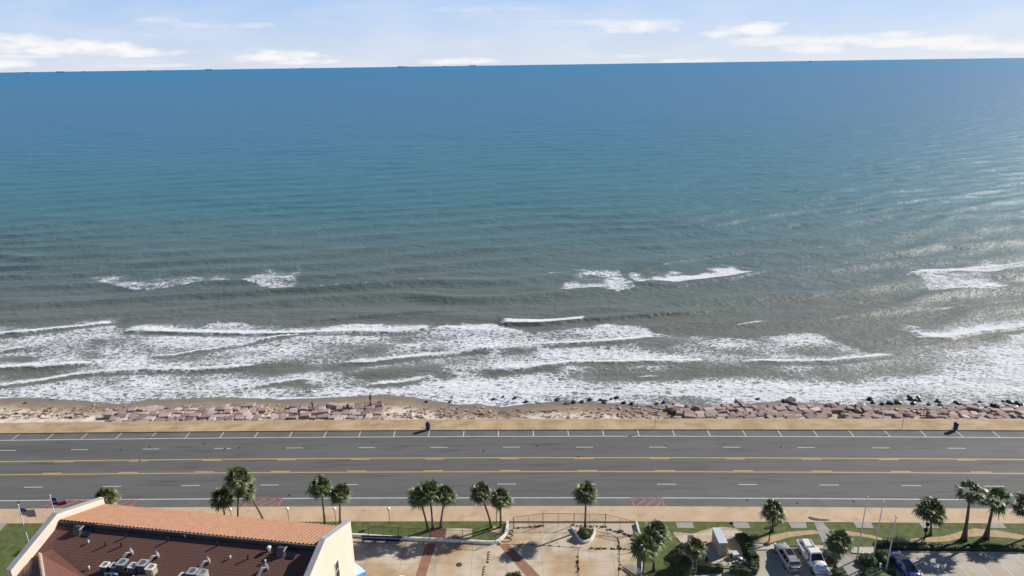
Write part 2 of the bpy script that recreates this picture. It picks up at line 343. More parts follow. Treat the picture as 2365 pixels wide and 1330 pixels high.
# red hatched no-parking boxes
mk = MB()
def redbox(pl):
    P = [W(*p) for p in pl]                                  # far-left, far-right, near-right, near-left
    def ln(a, b, w=.20):
        a = Vector(a); b = Vector(b); d = (b-a).normalized(); nn = Vector((-d.y, d.x))*w/2
        mk.add([(*(a-nn), .017), (*(b-nn), .017), (*(b+nn), .017), (*(a+nn), .017)], [(0, 1, 2, 3)])
    for i in range(4): ln(P[i], P[(i+1) % 4])
    A, B, C, D = [Vector(p) for p in P]
    wd = (B-A).length; nk = max(3, int(wd/1.6))
    for k in range(-1, nk):
        a = (k+.1)/nk; b = (k+1.55)/nk
        p = D.lerp(C, a); q = A.lerp(B, b)
        t0, t1 = 0, 1
        if a < 0: t0 = -a/(b-a)
        if b > 1: t1 = (1-a)/(b-a)
        ln(p.lerp(q, t0), p.lerp(q, t1))
redbox([(1457, 1149.5), (1527, 1149.5), (1535, 1171), (1465, 1171)])
redbox([(585, 1151.5), (651, 1151), (641, 1172), (556, 1173)])
redbox([(122, 1155.5), (318, 1154.5), (300, 1175), (98, 1176)])
redbox([(1100, 1149), (1172, 1149), (1172, 1170), (1098, 1170)])
redbox([(2344, 1155), (2420, 1156), (2432, 1177), (2354, 1177)])
mk.build('red_hatched_markings', m_red, road)
# near pavement
tag(strip(L_walk2, off(L_kerb2, 0), .13).build('sidewalk', m_walk), kind='structure')
sk = strip(off(L_kerb2, 0), off(L_kerb2, .001), 0, za=.13, zb=-.02); tag(sk.build('kerb', m_kerb), kind='structure')
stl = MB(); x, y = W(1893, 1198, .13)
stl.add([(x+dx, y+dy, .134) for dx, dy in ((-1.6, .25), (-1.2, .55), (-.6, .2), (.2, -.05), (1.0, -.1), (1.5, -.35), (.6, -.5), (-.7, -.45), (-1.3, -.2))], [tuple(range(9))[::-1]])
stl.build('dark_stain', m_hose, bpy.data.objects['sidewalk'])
strip(off(L_walk2, -60), L_walk2, .0, np.arange(-400, 401, 20.)).build('yard_base', m_ground, bpy.data.objects['ground'])
# lawns, court, parking lot: polygons surveyed in the photograph
def poly(name, pts, z, m, kind='structure', parent=None, thick=0.0, step=None):
    P = [W(x, y, z) for x, y in pts]
    me = bpy.data.meshes.new(name); bm = bmesh.new(); vv = [bm.verts.new((x, y, z)) for x, y in P]; f = bm.faces.new(vv)
    f.normal_update()
    if f.normal.z < 0: f.normal_flip()
    if thick:
        r = bmesh.ops.extrude_face_region(bm, geom=[f])
        for g in r['geom']:
            if isinstance(g, bmesh.types.BMVert): g.co.z -= thick
    bmesh.ops.triangulate(bm, faces=[f for f in bm.faces if len(f.verts) > 4]); bm.to_mesh(me); bm.free()
    o = link(name, me, m, parent)
    if kind: o['kind'] = kind
    return o
def lawnpoly(pts, z=.10): return poly('lawn', pts, z, m_lawn)
lawnpoly([(-500, 1500), (-500, 1211), (15, 1210), (100, 1209), (250, 1207.5), (600, 1205), (600, 1500)])
lawnpoly([(600, 1205), (830, 1204.3), (1000, 1204), (1171, 1204.3), (1170, 1220), (1162, 1236), (1148, 1250), (1100, 1251), (1000, 1246), (900, 1241), (820, 1236), (600, 1228)])
lawnpoly([(1470, 1205), (1560, 1205), (2365, 1209), (3000, 1213), (3200, 1262), (2365, 1262), (2060, 1262), (1990, 1264), (1900, 1262), (1730, 1258), (1600, 1262), (1560, 1400), (1485, 1400), (1489, 1290), (1480, 1240)])
poly('court', [(560, 1238), (820, 1237), (900, 1242), (1000, 1247), (1100, 1252), (1150, 1251), (1166, 1236), (1178, 1216), (1182, 1209), (1466, 1209), (1478, 1240), (1487, 1290), (1484, 1500), (400, 1500)], .03, m_court)
poly('parking_lot', [(1735, 1270), (1900, 1268), (1935, 1420), (1690, 1420)], .106, m_lot)
poly('parking_lot', [(2052, 1275), (2365, 1276), (2900, 1280), (3300, 1600), (2090, 1600), (2070, 1320)], .106, m_lot)
poly('parking_lot', [(1590, 1330), (1700, 1318), (1752, 1318), (1745, 1420), (1600, 1420)], .104, m_lot)
poly('footpath', [(1880, 1206.5), (1901, 1206.5), (1955, 1268), (2003, 1345), (1975, 1400), (1940, 1400), (1948, 1330), (1905, 1265)], .118, m_pad)
poly('footpath', [(0, 1209), (16, 1209.5), (0, 1226), (-60, 1260), (-90, 1209)], .118, m_pad)
for k, (a, b, c, d) in enumerate(((1560, 1600, 1603, 1565), (1690, 1727, 1733, 1698), (1820, 1861, 1864, 1828), (1971, 2012, 2018, 1979), (2121, 2162, 2171, 2131), (2276, 2314, 2325, 2284))):
    poly('concrete_pad', [(a, 1206), (b, 1206), (c, 1219.5), (d, 1219)], .122, m_pad)
# dirt tracks worn along the lawn
poly('dirt_track', [(1740, 1250), (1775, 1237), (1820, 1228), (1880, 1224), (1898, 1232), (1860, 1235), (1820, 1241), (1785, 1252), (1745, 1253)], .108, m_dirt)
poly('dirt_track', [(1915, 1223), (1960, 1226), (2010, 1235), (2040, 1243), (2035, 1248), (2000, 1240), (1955, 1236), (1920, 1236)], .108, m_dirt)
poly('dirt_track', [(2040, 1246), (2120, 1243), (2180, 1238), (2220, 1227), (2250, 1220), (2300, 1224), (2365, 1236), (2420, 1246), (2420, 1256), (2330, 1242), (2270, 1238), (2230, 1240), (2190, 1250), (2130, 1252), (2060, 1252)], .108, m_dirt)
poly('dirt_track', [(1554, 1228), (1600, 1232), (1640, 1220), (1670, 1216), (1700, 1220), (1735, 1238), (1700, 1240), (1640, 1240), (1560, 1240)], .108, m_dirt)
poly('shell_bed', [(1562, 1238), (1620, 1232), (1640, 1225), (1700, 1224), (1720, 1238), (1712, 1250), (1640, 1256), (1580, 1262)], .114, m_shell)
poly('utility_yard', [(1598, 1246), (1632, 1238), (1700, 1238), (1716, 1270), (1722, 1310), (1650, 1312), (1600, 1305), (1590, 1270)], .118, m_court)
poly('pavement_edge', [(1735, 1256), (1790, 1257), (1790, 1268), (1737, 1270)], .112, m_shell)
poly('pavement_edge', [(1860, 1258), (1915, 1260), (1925, 1275), (1870, 1268)], .112, m_shell)
poly('pavement_edge', [(1964, 1263), (2020, 1263), (2020, 1280), (1966, 1276)], .112, m_shell)
# brick bands across the court
poly('brick_band', [(984, 1254), (1007, 1255), (979, 1345), (955, 1345)], .036, m_brick)
poly('brick_band', [(1150, 1256), (1174, 1255), (1262, 1345), (1228, 1345)], .036, m_brick)
# mulch bed under the three palms, concrete pad next to it
poly('mulch_bed', [(985, 1243), (1010, 1215), (1026, 1217), (1030, 1222), (1026, 1246)], .116, mat('red_mulch', (.10, .045, .035), .95, (.17, .08, .06), 4, bump=.05, bscale=10))
poly('concrete_pad', [(1031, 1220), (1091, 1221), (1089, 1242), (1028, 1243)], .12, m_court)
poly('bare_soil_patch', [(1128, 1220), (1142, 1215), (1156, 1222), (1150, 1230), (1134, 1228)], .112, m_dirt)
# white kerbs (low curved walls)
def kerbline(name, pts, z, w, h, m, label, z0=.02):
    P = [Vector((*W(x, y, z), 0)) for x, y in pts]
    Q = []                                                   # Catmull-Rom
    for i in range(len(P)-1):
        a, b, c, d = P[max(i-1, 0)], P[i], P[i+1], P[min(i+2, len(P)-1)]
        for t in np.linspace(0, 1, 5)[:-1]:
            Q.append(.5*((2*b)+(c-a)*t+(2*a-5*b+4*c-d)*t*t+(3*b-a-3*c+d)*t**3))
    Q.append(P[-1]); mb = MB(); n = len(Q); vs = []
    for i, p in enumerate(Q):
        d = (Q[min(i+1, n-1)]-Q[max(i-1, 0)]).normalized(); s = Vector((-d.y, d.x, 0))*w/2
        vs += [(p.x-s.x, p.y-s.y, z0), (p.x-s.x*.8, p.y-s.y*.8, h), (p.x+s.x*.8, p.y+s.y*.8, h), (p.x+s.x, p.y+s.y, z0)]
    fs = [(4*i+k, 4*i+k+1, 4*i+5+k, 4*i+4+k) for i in range(n-1) for k in range(3)]+[(0, 3, 2, 1), (4*n-4, 4*n-3, 4*n-2, 4*n-1)]
    return tag(mb.add(vs, fs).build(name, m), label, 'kerb', z0 and None)
kerbline('white_kerb', [(640, 1228), (820, 1234.5), (900, 1239.5), (1000, 1244.5), (1080, 1248.5), (1130, 1251), (1148, 1249), (1160, 1240), (1168, 1230), (1171, 1215), (1172, 1205)], .3, .34, .42, m_kerbw, 'long white painted kerb wall curving round the lawn beside the cracked court')
kerbline('white_kerb', [(1321, 1216), (1330, 1228), (1340, 1243), (1350, 1249.5), (1362, 1246), (1371, 1234), (1374, 1216)], .3, .30, .40, m_kerbw, 'white U shaped kerb round the bush planter with the lone palm')
kerbline('white_kerb', [(1470, 1206), (1476, 1228), (1481, 1245), (1483, 1272), (1484, 1312), (1483, 1340)], .3, .30, .45, m_kerbw, 'white kerb wall running down the right side of the cracked court')
kerbline('lot_kerb', [(2056, 1272.5), (2200, 1273.5), (2365, 1275), (2900, 1279)], .2, .22, .2, m_kerb, 'straight grey kerb between low hedge and striped parking lot')
kerbline('lot_kerb', [(1735, 1268.5), (1800, 1268), (1905, 1266)], .2, .22, .2, m_kerb, 'short grey kerb in front of the parked silver and white vehicles')
# parking stall lines
st = MB()
for px in (1790, 1855): 
    x, y = W(px, 1276, .11); st.add([(x-.06, y-9, .115), (x+.06, y-9, .115), (x+.06, y, .115), (x-.06, y, .115)], [(0, 1, 2, 3)])
st.build('stall_lines', m_white, bpy.data.objects['parking_lot'])
st = MB()
for k in range(-1, 16):
    x = 53.65+2.74*k; st.add([(x-.06, 64.0, .112), (x+.06, 64.0, .112), (x+.06, 73.6, .112), (x-.06, 73.6, .112)], [(0, 1, 2, 3)])
st.build('stall_lines', m_white, bpy.data.objects['parking_lot.001'])
# ------------------------------------------------------------------ beach
SHP = [(-200, 918), (0, 919), (60, 917), (150, 922), (230, 930), (300, 932), (340, 923), (420, 921), (500, 917), (560, 919), (650, 922), (740, 918), (800, 915), (850, 912), (950, 915), (1000, 925), (1060, 934), (1100, 932), (1150, 941), (1200, 934), (1300, 926), (1400, 931), (1450, 935), (1540, 939), (1600, 937), (1700, 935), (1800, 930), (1900, 932), (2000, 938), (2080, 932), (2150, 944), (2200, 946), (2365, 942), (2600, 942)]
_sh = np.array([W(x, y, -4.5) for x, y in SHP])
def shoreY(X): return np.interp(X, _sh[:, 0], _sh[:, 1])
def sandz(X, Y):
    d = shoreY(X)-Y
    return np.where(d > 0, -4.5+.13*d+.012*np.sin(X*.9+Y*1.7), -4.5+.05*d)
def grid_mesh(name, X, Y, Z, attrs=None):
    nr, nc = X.shape; me = bpy.data.meshes.new(name)
    co = np.stack([X, Y, Z], -1).reshape(-1, 3).astype(np.float32)
    me.vertices.add(nr*nc); me.vertices.foreach_set('co', co.ravel())
    i = np.arange((nr-1)*(nc-1)); r, c = i//(nc-1), i % (nc-1); a = r*nc+c
    q = np.stack([a, a+1, a+nc+1, a+nc], -1).astype(np.int32)
    me.loops.add(q.size); me.polygons.add(len(q)); me.loops.foreach_set('vertex_index', q.ravel())
    me.polygons.foreach_set('loop_start', np.arange(0, q.size, 4, dtype=np.int32)); me.polygons.foreach_set('loop_total', np.full(len(q), 4, np.int32))
    me.update(calc_edges=True); me.polygons.foreach_set('use_smooth', np.ones(len(q), bool))
    for k, v in (attrs or {}).items():
        at = me.attributes.new(k, 'FLOAT', 'POINT'); at.data.foreach_set('value', v.astype(np.float32).ravel())
    return me
def vnoise(x, y, seed=0):                                   # value noise on a hashed lattice
    xi, yi = np.floor(x).astype(np.int64), np.floor(y).astype(np.int64); fx, fy = x-xi, y-yi
    fx = fx*fx*(3-2*fx); fy = fy*fy*(3-2*fy)
    def h(a, b):
        n = (a*374761393+b*668265263+seed*144269504) & 0xffffffff; n = ((n ^ (n >> 13))*1274126177) & 0xffffffff
        return ((n ^ (n >> 16)) & 0xffff)/65535.0
    return (h(xi, yi)*(1-fx)+h(xi+1, yi)*fx)*(1-fy)+(h(xi, yi+1)*(1-fx)+h(xi+1, yi+1)*fx)*fy
def fnoise(x, y, o=4, seed=0):
    s = 0; a = .5; t = 0
    for k in range(o): s = s+a*vnoise(x*2**k, y*2**k, seed+k); t += a; a *= .5
    return s/t
bx = np.arange(-160, 161, .4); wy = np.asarray(L_wall(bx))
ts = np.concatenate([np.linspace(0, 20, 60), np.linspace(21, 90, 20)])
X = np.repeat(bx[None], len(ts), 0); Y = wy[None]+ts[:, None]; Z = sandz(X, Y)
Z += (fnoise(X*.5, Y*.5, 4, 5)-.5)*.35*np.clip((shoreY(X)-Y)/5, 0, 1)
dsh = shoreY(X)-Y
m_sand = mat('beach_sand', (.60, .51, .40), .95, (.70, .62, .52), .8, bump=.05, bscale=3)
ns, ls = m_sand.node_tree.nodes, m_sand.node_tree.links
overlay(m_sand, (.30, .22, .14), 1.1, .60, .70, .65, detail=9, stretch=(.7, 1.6, 1), off=4)
overlay(m_sand, (.30, .25, .12), .28, .55, .72, .6, off=9)
b = ns['Principled BSDF']; at = node(ns, 'ShaderNodeAttribute', attribute_name='dsh')
nn = node(ns, 'ShaderNodeTexNoise'); nn.inputs['Scale'].default_value = .25; tcn = node(ns, 'ShaderNodeTexCoord'); ls.new(tcn.outputs['Object'], nn.inputs['Vector'])
dd = mth(ns, ls, 'ADD', at.outputs['Fac'], mth(ns, ls, 'MULTIPLY', mth(ns, ls, 'SUBTRACT', nn.outputs['Fac'], .5), 5))
mr = node(ns, 'ShaderNodeMapRange'); mr.inputs[1].default_value = 8.2; mr.inputs[2].default_value = 5.0; ls.new(dd, mr.inputs[0])
mx = node(ns, 'ShaderNodeMix', data_type='RGBA'); ls.new(mr.outputs[0], mx.inputs[0]); ls.new(b.inputs['Base Color'].links[0].from_socket, mx.inputs[6]); mx.inputs[7].default_value = (.27, .205, .135, 1)
mr2 = node(ns, 'ShaderNodeMapRange'); mr2.inputs[1].default_value = 4.0; mr2.inputs[2].default_value = 1.5; ls.new(dd, mr2.inputs[0])
mx2 = node(ns, 'ShaderNodeMix', data_type='RGBA'); ls.new(mr2.outputs[0], mx2.inputs[0]); ls.new(mx.outputs[2], mx2.inputs[6]); mx2.inputs[7].default_value = (.20, .165, .125, 1)
ls.new(mx2.outputs[2], b.inputs['Base Color'])
ls.new(mth(ns, ls, 'SUBTRACT', .95, mth(ns, ls, 'MULTIPLY', mr2.outputs[0], .55)), b.inputs['Roughness'])
tag(link('beach', grid_mesh('beach', X, Y, Z, {'dsh': dsh}), m_sand), kind='structure')
# ------------------------------------------------------------------ sea
SEA = -4.5
NC = 1250; tt = np.linspace(-1.15, 1.15, NC)
rows = [117.0]
while rows[-1] < 33000:
    y = rows[-1]; rows.append(y+(.26 if y < 240 else max(.26, .0020*y) if y < 900 else .0045*y if y < 3000 else .03*y))
yy = np.array(rows); X = tt[None]*(yy[:, None]+8); Y = np.repeat(yy[:, None], NC, 1)
def pfront(pts): P = np.array([W(x, y, SEA) for x, y in pts]); return P[np.argsort(P[:, 0])]
cr = np.clip
ds = Y-shoreY(cr(X, _sh[0, 0], _sh[-1, 0]))
near = cr(ds/16, 0, 1)
# swell: crests turn parallel to the shore as they come in
def swell(X, Y, lam0, dlam, s_far, seed, warp):
    g = np.where(Y < 170, (Y-170)/lam0, np.log1p(np.maximum(Y-170, 0)*dlam/lam0)/dlam)
    s = .07+(s_far-.07)*cr((Y-165)/120, 0, 1)
    lam = lam0+dlam*np.maximum(cr(Y, 0, 900)-170, 0)
    ph = g-s*X/lam+warp*(fnoise(X/70+seed, Y/60, 3, seed)-.5)
    return ph, lam
ph, lam = swell(X, Y, 14.5, .030, .26, 3, 1.7)
env = .35+1.1*fnoise(X/55+9, Y/22, 3, 21)
c1 = (.5+.5*np.cos(2*np.pi*ph))**1.9-.38
hh = env*c1*(1.15-.55*cr((Y-200)/300, 0, 1))*np.where(Y < 400, 1, np.maximum(.35, 1-(Y-400)/900))
ph2, lam2 = swell(X, Y, 8.1, .02, .42, 8, 2.2)
hh += .16*(.3+1.2*fnoise(X/30, Y/15+4, 3, 31))*np.cos(2*np.pi*ph2)
chop = (fnoise((X*.9-Y*.45)/5.5, (X*.45+Y*.9)/2.2, 3, 41)-.5)
hh += .30*chop*cr((X+160)/260, .35, 1)
hh *= np.where(Y > 1500, np.maximum(0, 1-(Y-1500)/1500), 1)
surf = cr(1-(ds-52)/10, 0, 1)
hh = hh*(1-.55*surf)*(.12+.88*near)
Z = SEA+hh+.05*np.sin(Y*.9)*0
# ---- foam density and bore height, laid out from survey polylines in the sea plane
foam = np.zeros_like(X)
nrow = int(np.searchsorted(yy, 290)); Xn, Yn = X[:nrow], Y[:nrow]; D = foam[:nrow]; Hn = np.zeros_like(D)
PX, PY = I(Xn, Yn, SEA)                                     # the survey grid
n1 = fnoise(Xn/9, Yn/6, 4, 51); n2 = fnoise(Xn/2.6, Yn/1.7, 3, 61); n3 = fnoise(Xn/28, Yn/11, 3, 71)
TOP = [(-300, 742), (0, 747), (50, 750), (95, 766), (110, 757), (200, 737), (240, 745), (272, 748), (300, 762), (400, 768), (440, 756), (500, 744), (560, 743), (600, 750), (700, 752), (760, 748), (800, 743), (860, 745), (960, 753), (1000, 757), (1030, 744), (1070, 740), (1140, 744), (1200, 758), (1250, 762), (1300, 755), (1380, 746), (1440, 748), (1500, 760), (1545, 770), (1640, 773), (1720, 778), (1780, 772), (1850, 768), (1900, 776), (1960, 795), (2010, 815), (2070, 800), (2120, 790), (2200, 785), (2290, 780), (2365, 770), (2800, 760)]
P = pfront(TOP); Yt = np.interp(Xn, P[:, 0], P[:, 1])
inside = cr((Yt-Yn+4.0*(n2-.5)+3*(n1-.5))/2.2, 0, 1)*cr((Yn-shoreY(Xn)+1.2+3*(n1-.5))/1.5, 0, 1)
bg0 = .50+.9*(n1-.5)+.55*(n3-.5)
def pxe(cx, cy, rx, ry, rot=0.0):
    dx, dy = PX-cx, PY-cy; c, s = math.cos(rot), math.sin(rot); u = (dx*c+dy*s)/rx; v = (-dx*s+dy*c)/ry
    return np.exp(-(u*u+v*v)**1.3)
for cx, cy, rx, ry, a in ((870, 800, 80, 22, -.22), (560, 752, 25, 8, -.1), (225, 790, 24, 9, -.4), (212, 822, 30, 9, -.3), (40, 828, 55, 8, -.4), (80, 868, 110, 12, -.3), (590, 862, 75, 15, -.35), (680, 850, 100, 11, -.42),
        (780, 850, 40, 12, -.4), (690, 890, 60, 7, -.4), (950, 860, 110, 13, -.45), (850, 868, 60, 6, -.35), (1030, 870, 25, 9, -.42), (1200, 812, 42, 8, -.42), (1230, 760, 35, 9, -.35), (1140, 866, 50, 9, -.35), (1260, 856, 50, 8, -.35), (1400, 868, 90, 18, -.33), (1560, 868, 60, 8, -.3),
        (1680, 858, 130, 14, -.42), (1860, 868, 110, 12, -.28), (2020, 860, 90, 18, -.2), (2090, 812, 60, 14, -.22), (1530, 790, 60, 14, -.18), (1470, 745, 60, 4, -.3), (2130, 850, 60, 14, -.12), (2220, 800, 60, 8, -.1), (1900, 815, 80, 10, -.15),
        (1050, 760, 60, 8, .2), (1150, 770, 80, 12, .12), (1420, 765, 110, 14, .28), (1350, 815, 120, 12, .22), (1500, 820, 120, 8, .25), (1850, 785, 80, 14, .25), (1700, 800, 120, 6, .15), (1200, 895, 250, 14, .22), (1600, 900, 200, 16, .30), (1850, 905, 250, 14, .35),
        (2250, 880, 160, 24, .32), (2180, 830, 120, 14, .1), (2340, 820, 60, 18, .25), (620, 800, 120, 18, .12), (450, 800, 100, 16, .14), (150, 800, 60, 10, .05), (500, 890, 200, 10, .1), (300, 885, 150, 8, .06), (850, 905, 120, 8, .3), (1000, 800, 60, 16, .12), (60, 900, 100, 8, .1), (560, 745, 70, 6, .1)):
    bg0 = bg0+a*1.15*pxe(cx, cy, rx, ry)
D[:] = np.maximum(D, cr(.085+.70*bg0, 0.06, .63)*inside)
FRONTS = [  # polyline, strength, trail metres, front height, jag
    ([(-60, 782), (0, 775), (90, 768), (180, 757), (272, 744)], 1.0, 3.2, .55), ([(-40, 818), (0, 813), (60, 803), (100, 795)], .9, 1.0, .2),
    ([(-60, 858), (0, 853), (100, 850), (200, 843), (232, 836)], 1.0, 2.2, .4), ([(-40, 897), (0, 891), (100, 878), (160, 868), (230, 860), (330, 857), (450, 856), (520, 852), (602, 845)], 1.0, 1.3, .35),
    ([(272, 766), (330, 765), (400, 768), (470, 771), (560, 773), (650, 774), (800, 769), (900, 769), (960, 766), (1003, 757)], 1.0, 3.6, .5), ([(330, 822), (400, 820), (460, 808), (560, 795), (640, 780), (702, 775)], .95, .7, .2),
    ([(560, 897), (640, 885), (700, 877), (738, 872)], .95, .8, .25), ([(780, 838), (850, 835), (950, 825), (1050, 815), (1152, 803)], .95, 1.8, .3), ([(1110, 858), (1200, 855), (1260, 848), (1312, 838), (1420, 839), (1580, 838), (1650, 834)], 1.0, 1.8, .4),
    ([(1230, 800), (1330, 796), (1450, 787), (1525, 775)], 1.0, 2.6, .4), ([(1460, 872), (1530, 866)], .9, .6, .2), ([(1700, 836), (1830, 838), (1900, 836), (2000, 829), (2068, 820)], 1.0, 1.3, .35), ([(830, 888), (920, 882), (1003, 868)], .95, 1.2, .25),
    ([(2108, 782), (2200, 782), (2265, 766), (2365, 758), (2500, 745)], 1.0, 4.0, .5), ([(1685, 754), (1730, 749), (1775, 741)], .9, .35, .3), ([(735, 738), (775, 734)], .8, .35, .2),
    ([(150, 909), (300, 904), (450, 905), (560, 903)], .9, .5, .1), ([(840, 908), (900, 903), (1100, 908), (1300, 905), (1500, 912), (1700, 915)], .85, 1.0, .12), ([(1640, 926), (1750, 925), (1900, 921), (1990, 905), (2100, 895)], .95, 2.5, .15),
    ([(-100, 918), (0, 919), (60, 916)], .9, .5, .05), ([(500, 917), (560, 919), (650, 921), (740, 918), (800, 914), (850, 911)], 1.0, .8, .06), ([(980, 920), (1060, 934), (1100, 931), (1150, 941), (1200, 934), (1290, 926)], 1.0, .5, .05), ([(200, 929), (240, 932), (300, 933), (330, 925)], .95, .4, .05)]
for pts, st, L, hgt in FRONTS:
    P = pfront(pts); Yf = np.interp(Xn, P[:, 0], P[:, 1])+.9*(fnoise(Xn/3, Xn*0+L, 3, 81)-.5)*min(1, L)
    e = cr((Xn-P[0, 0])/4, 0, 1)*cr((P[-1, 0]-Xn)/4, 0, 1)
    s = Yn-Yf
    d = np.where(s >= 0, np.exp(-(s/(L*(.7+.8*n1)))**1.5), np.exp(-(s/.25)**2))*st*e
    D[:] = np.maximum(D, d*1.05)
    if hgt > .15:                                           # smoother darker water right in front of the bore
        D[:] -= .35*e*np.exp(-((s+1.3)/.9)**2)*(.4+n1)*(s < 0)
    Hn += hgt*e*np.where(s >= 0, np.exp(-(s/2.6)**2), np.exp(-(s/.55)**2))
# plunging breaker with its dark unbroken shoulder
P = pfront([(1150, 749), (1250, 750), (1345, 742), (1420, 736), (1600, 722), (1800, 706)]); Yf = np.interp(Xn, P[:, 0], P[:, 1]); s = Yn-Yf
px = PX; e = cr((px-1150)/25, 0, 1)*cr((1352-px)/10, 0, 1)
D[:] = np.maximum(D, e*np.where(s >= 0, cr((3.6+1.2*(n2-.5)-s)/.5, 0, 1), 0)*1.1)
e2 = cr((px-1150)/20, 0, 1)*cr((1900-px)/400, 0, 1)
Hn += 1.0*e2*np.where(s >= 0, np.exp(-(s/3.5)**2), np.exp(-(s/.9)**2))
for pts, h in (([(1560, 770), (1700, 755), (1850, 742), (2100, 716), (2365, 690)], .28), ([(650, 752), (760, 738), (900, 728), (1100, 716)], .45), ([(230, 742), (400, 730), (600, 716)], .3), ([(1440, 660), (1560, 660), (1690, 645), (1770, 628), (2000, 607)], .5), ([(1450, 628), (1560, 607), (1765, 580), (2000, 560)], .5), ([(2040, 640), (2250, 620), (2400, 606)], .5)):
    P = pfront(pts); Yf = np.interp(Xn, P[:, 0], P[:, 1]); s = Yn-Yf; e = cr((Xn-P[0, 0])/8, 0, 1)*cr((P[-1, 0]-Xn)/8, 0, 1)
    Hn += h*e*np.where(s >= 0, np.exp(-(s/3.5)**2), np.exp(-(s/1.0)**2))
# detached foam further out
def patch(pts, thick, st, fade, solid=0.0):
    P = pfront(pts); Yf = np.interp(Xn, P[:, 0], P[:, 1]); s = Yn-Yf
    e = cr((Xn-P[0, 0])/fade, 0, 1)*cr((P[-1, 0]-Xn)/fade, 0, 1)
    T = thick*(.35+2.6*n1*n1)*e+.01
    d = cr((T-s)/(T*.6+.5), 0, 1)*cr((s+.35+1.2*(n2-.5)*(1-solid))/.4, 0, 1)*e**.5*(st*.92+.7*(n2-.5)*(1-solid))
    D[:] = np.maximum(D, d)
patch([(1478, 655), (1520, 654), (1560, 655), (1610, 650), (1680, 643), (1742, 631)], 11, 1.0, 6, 1)
patch([(1445, 636), (1470, 645), (1500, 652), (1540, 655)], 9, .62, 3, .2)
patch([(1290, 665), (1330, 669), (1370, 668), (1430, 672), (1472, 665)], 20, .60, 3, .1)
patch([(1440, 652), (1475, 655)], 5, .7, 2)
patch([(2085, 640), (2110, 652), (2150, 666), (2230, 669), (2300, 670), (2345, 655)], 24, .62, 6, .1)
patch([(2095, 634), (2200, 628), (2300, 622), (2330, 615)], 5, 1.0, 4, 1)
patch([(200, 640), (240, 656), (290, 666), (340, 668), (400, 662), (470, 652), (520, 648), (560, 651)], 13, .45, 8)
patch([(545, 648), (590, 654), (630, 664), (665, 664), (695, 650)], 22, .50, 5)
patch([(2060, 758), (2120, 772), (2200, 781)], 10, .5, 6)
patch([(1250, 632), (1300, 634)], 5, .35, 4); patch([(1850, 636), (1900, 642)], 5, .38, 4); patch([(1980, 630), (2050, 640)], 6, .40, 5); patch([(2040, 640), (2090, 652)], 5, .45, 5); patch([(2180, 602), (2230, 604)], 4, .4, 4)
patch([(2160, 715), (2210, 708)], 1.2, .8, 4); patch([(2290, 618), (2365, 608), (2400, 604)], 1.5, .85, 4)
Z[:nrow] += Hn*cr(near[:nrow]+.15, 0, 1)
# scattered whitecaps on steep crests further out
wc = cr((hh-.75)*4, 0, 1)*(fnoise(X/2.2, Y/1.2, 2, 91) > .72)*(Y > 185)*(Y < 700)*(X > -60)
foam = np.maximum(foam, .55*wc)
foam = cr(foam, 0, 1.1)
Z += .10*cr(foam, 0, 1)*(fnoise(X/1.1, Y/.8, 2, 95)-.3)*(Y < 300)
sea_me = grid_mesh('sea', X, Y, Z, {'foam': foam, 'ds': ds})
m_sea = bpy.data.materials.new('sea_water'); m_sea.use_nodes = True; ns, ls = m_sea.node_tree.nodes, m_sea.node_tree.links
b = ns['Principled BSDF']; b.inputs['IOR'].default_value = 1.33; tcn = node(ns, 'ShaderNodeTexCoord'); P = tcn.outputs['Object']
N = lambda *a, **k: mth(ns, ls, *a, **k)
def mapped(sc, rot=0.0):
    mp = node(ns, 'ShaderNodeMapping'); mp.inputs['Scale'].default_value = sc; mp.inputs['Rotation'].default_value = (0, 0, rot); ls.new(P, mp.inputs[0]); return mp.outputs[0]
def nz(vec, s, d=4, r=.55):
    n = node(ns, 'ShaderNodeTexNoise'); n.inputs['Scale'].default_value = s; n.inputs['Detail'].default_value = d; n.inputs['Roughness'].default_value = r; ls.new(vec, n.inputs['Vector']); return n
sp = node(ns, 'ShaderNodeSeparateXYZ'); ls.new(P, sp.inputs[0])
lg = N('LOGARITHM', N('ADD', sp.outputs[1], N('MULTIPLY', N('SUBTRACT', nz(mapped((.006, .012, 1)), 1.0).outputs['Fac'], .5), 130)), 10.0)
rp = node(ns, 'ShaderNodeValToRGB'); ls.new(N('DIVIDE', N('SUBTRACT', lg, 2.0), 2.6), rp.inputs[0])
# sediment laden brown green inshore, blue offshore, with painted-in blue for lost sky reflection
WCOL = [(.00, (.166, .162, .130)), (.10, (.138, .156, .142)), (.155, (.104, .168, .180)), (.20, (.070, .185, .230)), (.27, (.064, .195, .280)), (.37, (.068, .195, .330)), (.52, (.066, .198, .355)), (.70, (.042, .205, .385)), (.95, (.032, .210, .420))]
while len(rp.color_ramp.elements) < len(WCOL): rp.color_ramp.elements.new(.5)
for e, (p, c) in zip(rp.color_ramp.elements, WCOL): e.position = p; e.color = (*c, 1)
fo = node(ns, 'ShaderNodeAttribute', attribute_name='foam').outputs['Fac']
wn1 = nz(P, .55, 3); wv = node(ns, 'ShaderNodeVectorMath', operation='SCALE'); wv.inputs['Scale'].default_value = 2.6
sb = node(ns, 'ShaderNodeVectorMath', operation='SUBTRACT'); ls.new(wn1.outputs['Color'], sb.inputs[0]); sb.inputs[1].default_value = (.5, .5, .5); ls.new(sb.outputs[0], wv.inputs[0])
mp = node(ns, 'ShaderNodeMapping'); mp.inputs['Scale'].default_value = (.62, 1.0, 0); mp.inputs['Rotation'].default_value = (0, 0, R(-12)); ls.new(P, mp.inputs[0])
av = node(ns, 'ShaderNodeVectorMath', operation='ADD'); ls.new(mp.outputs[0], av.inputs[0]); ls.new(wv.outputs[0], av.inputs[1])
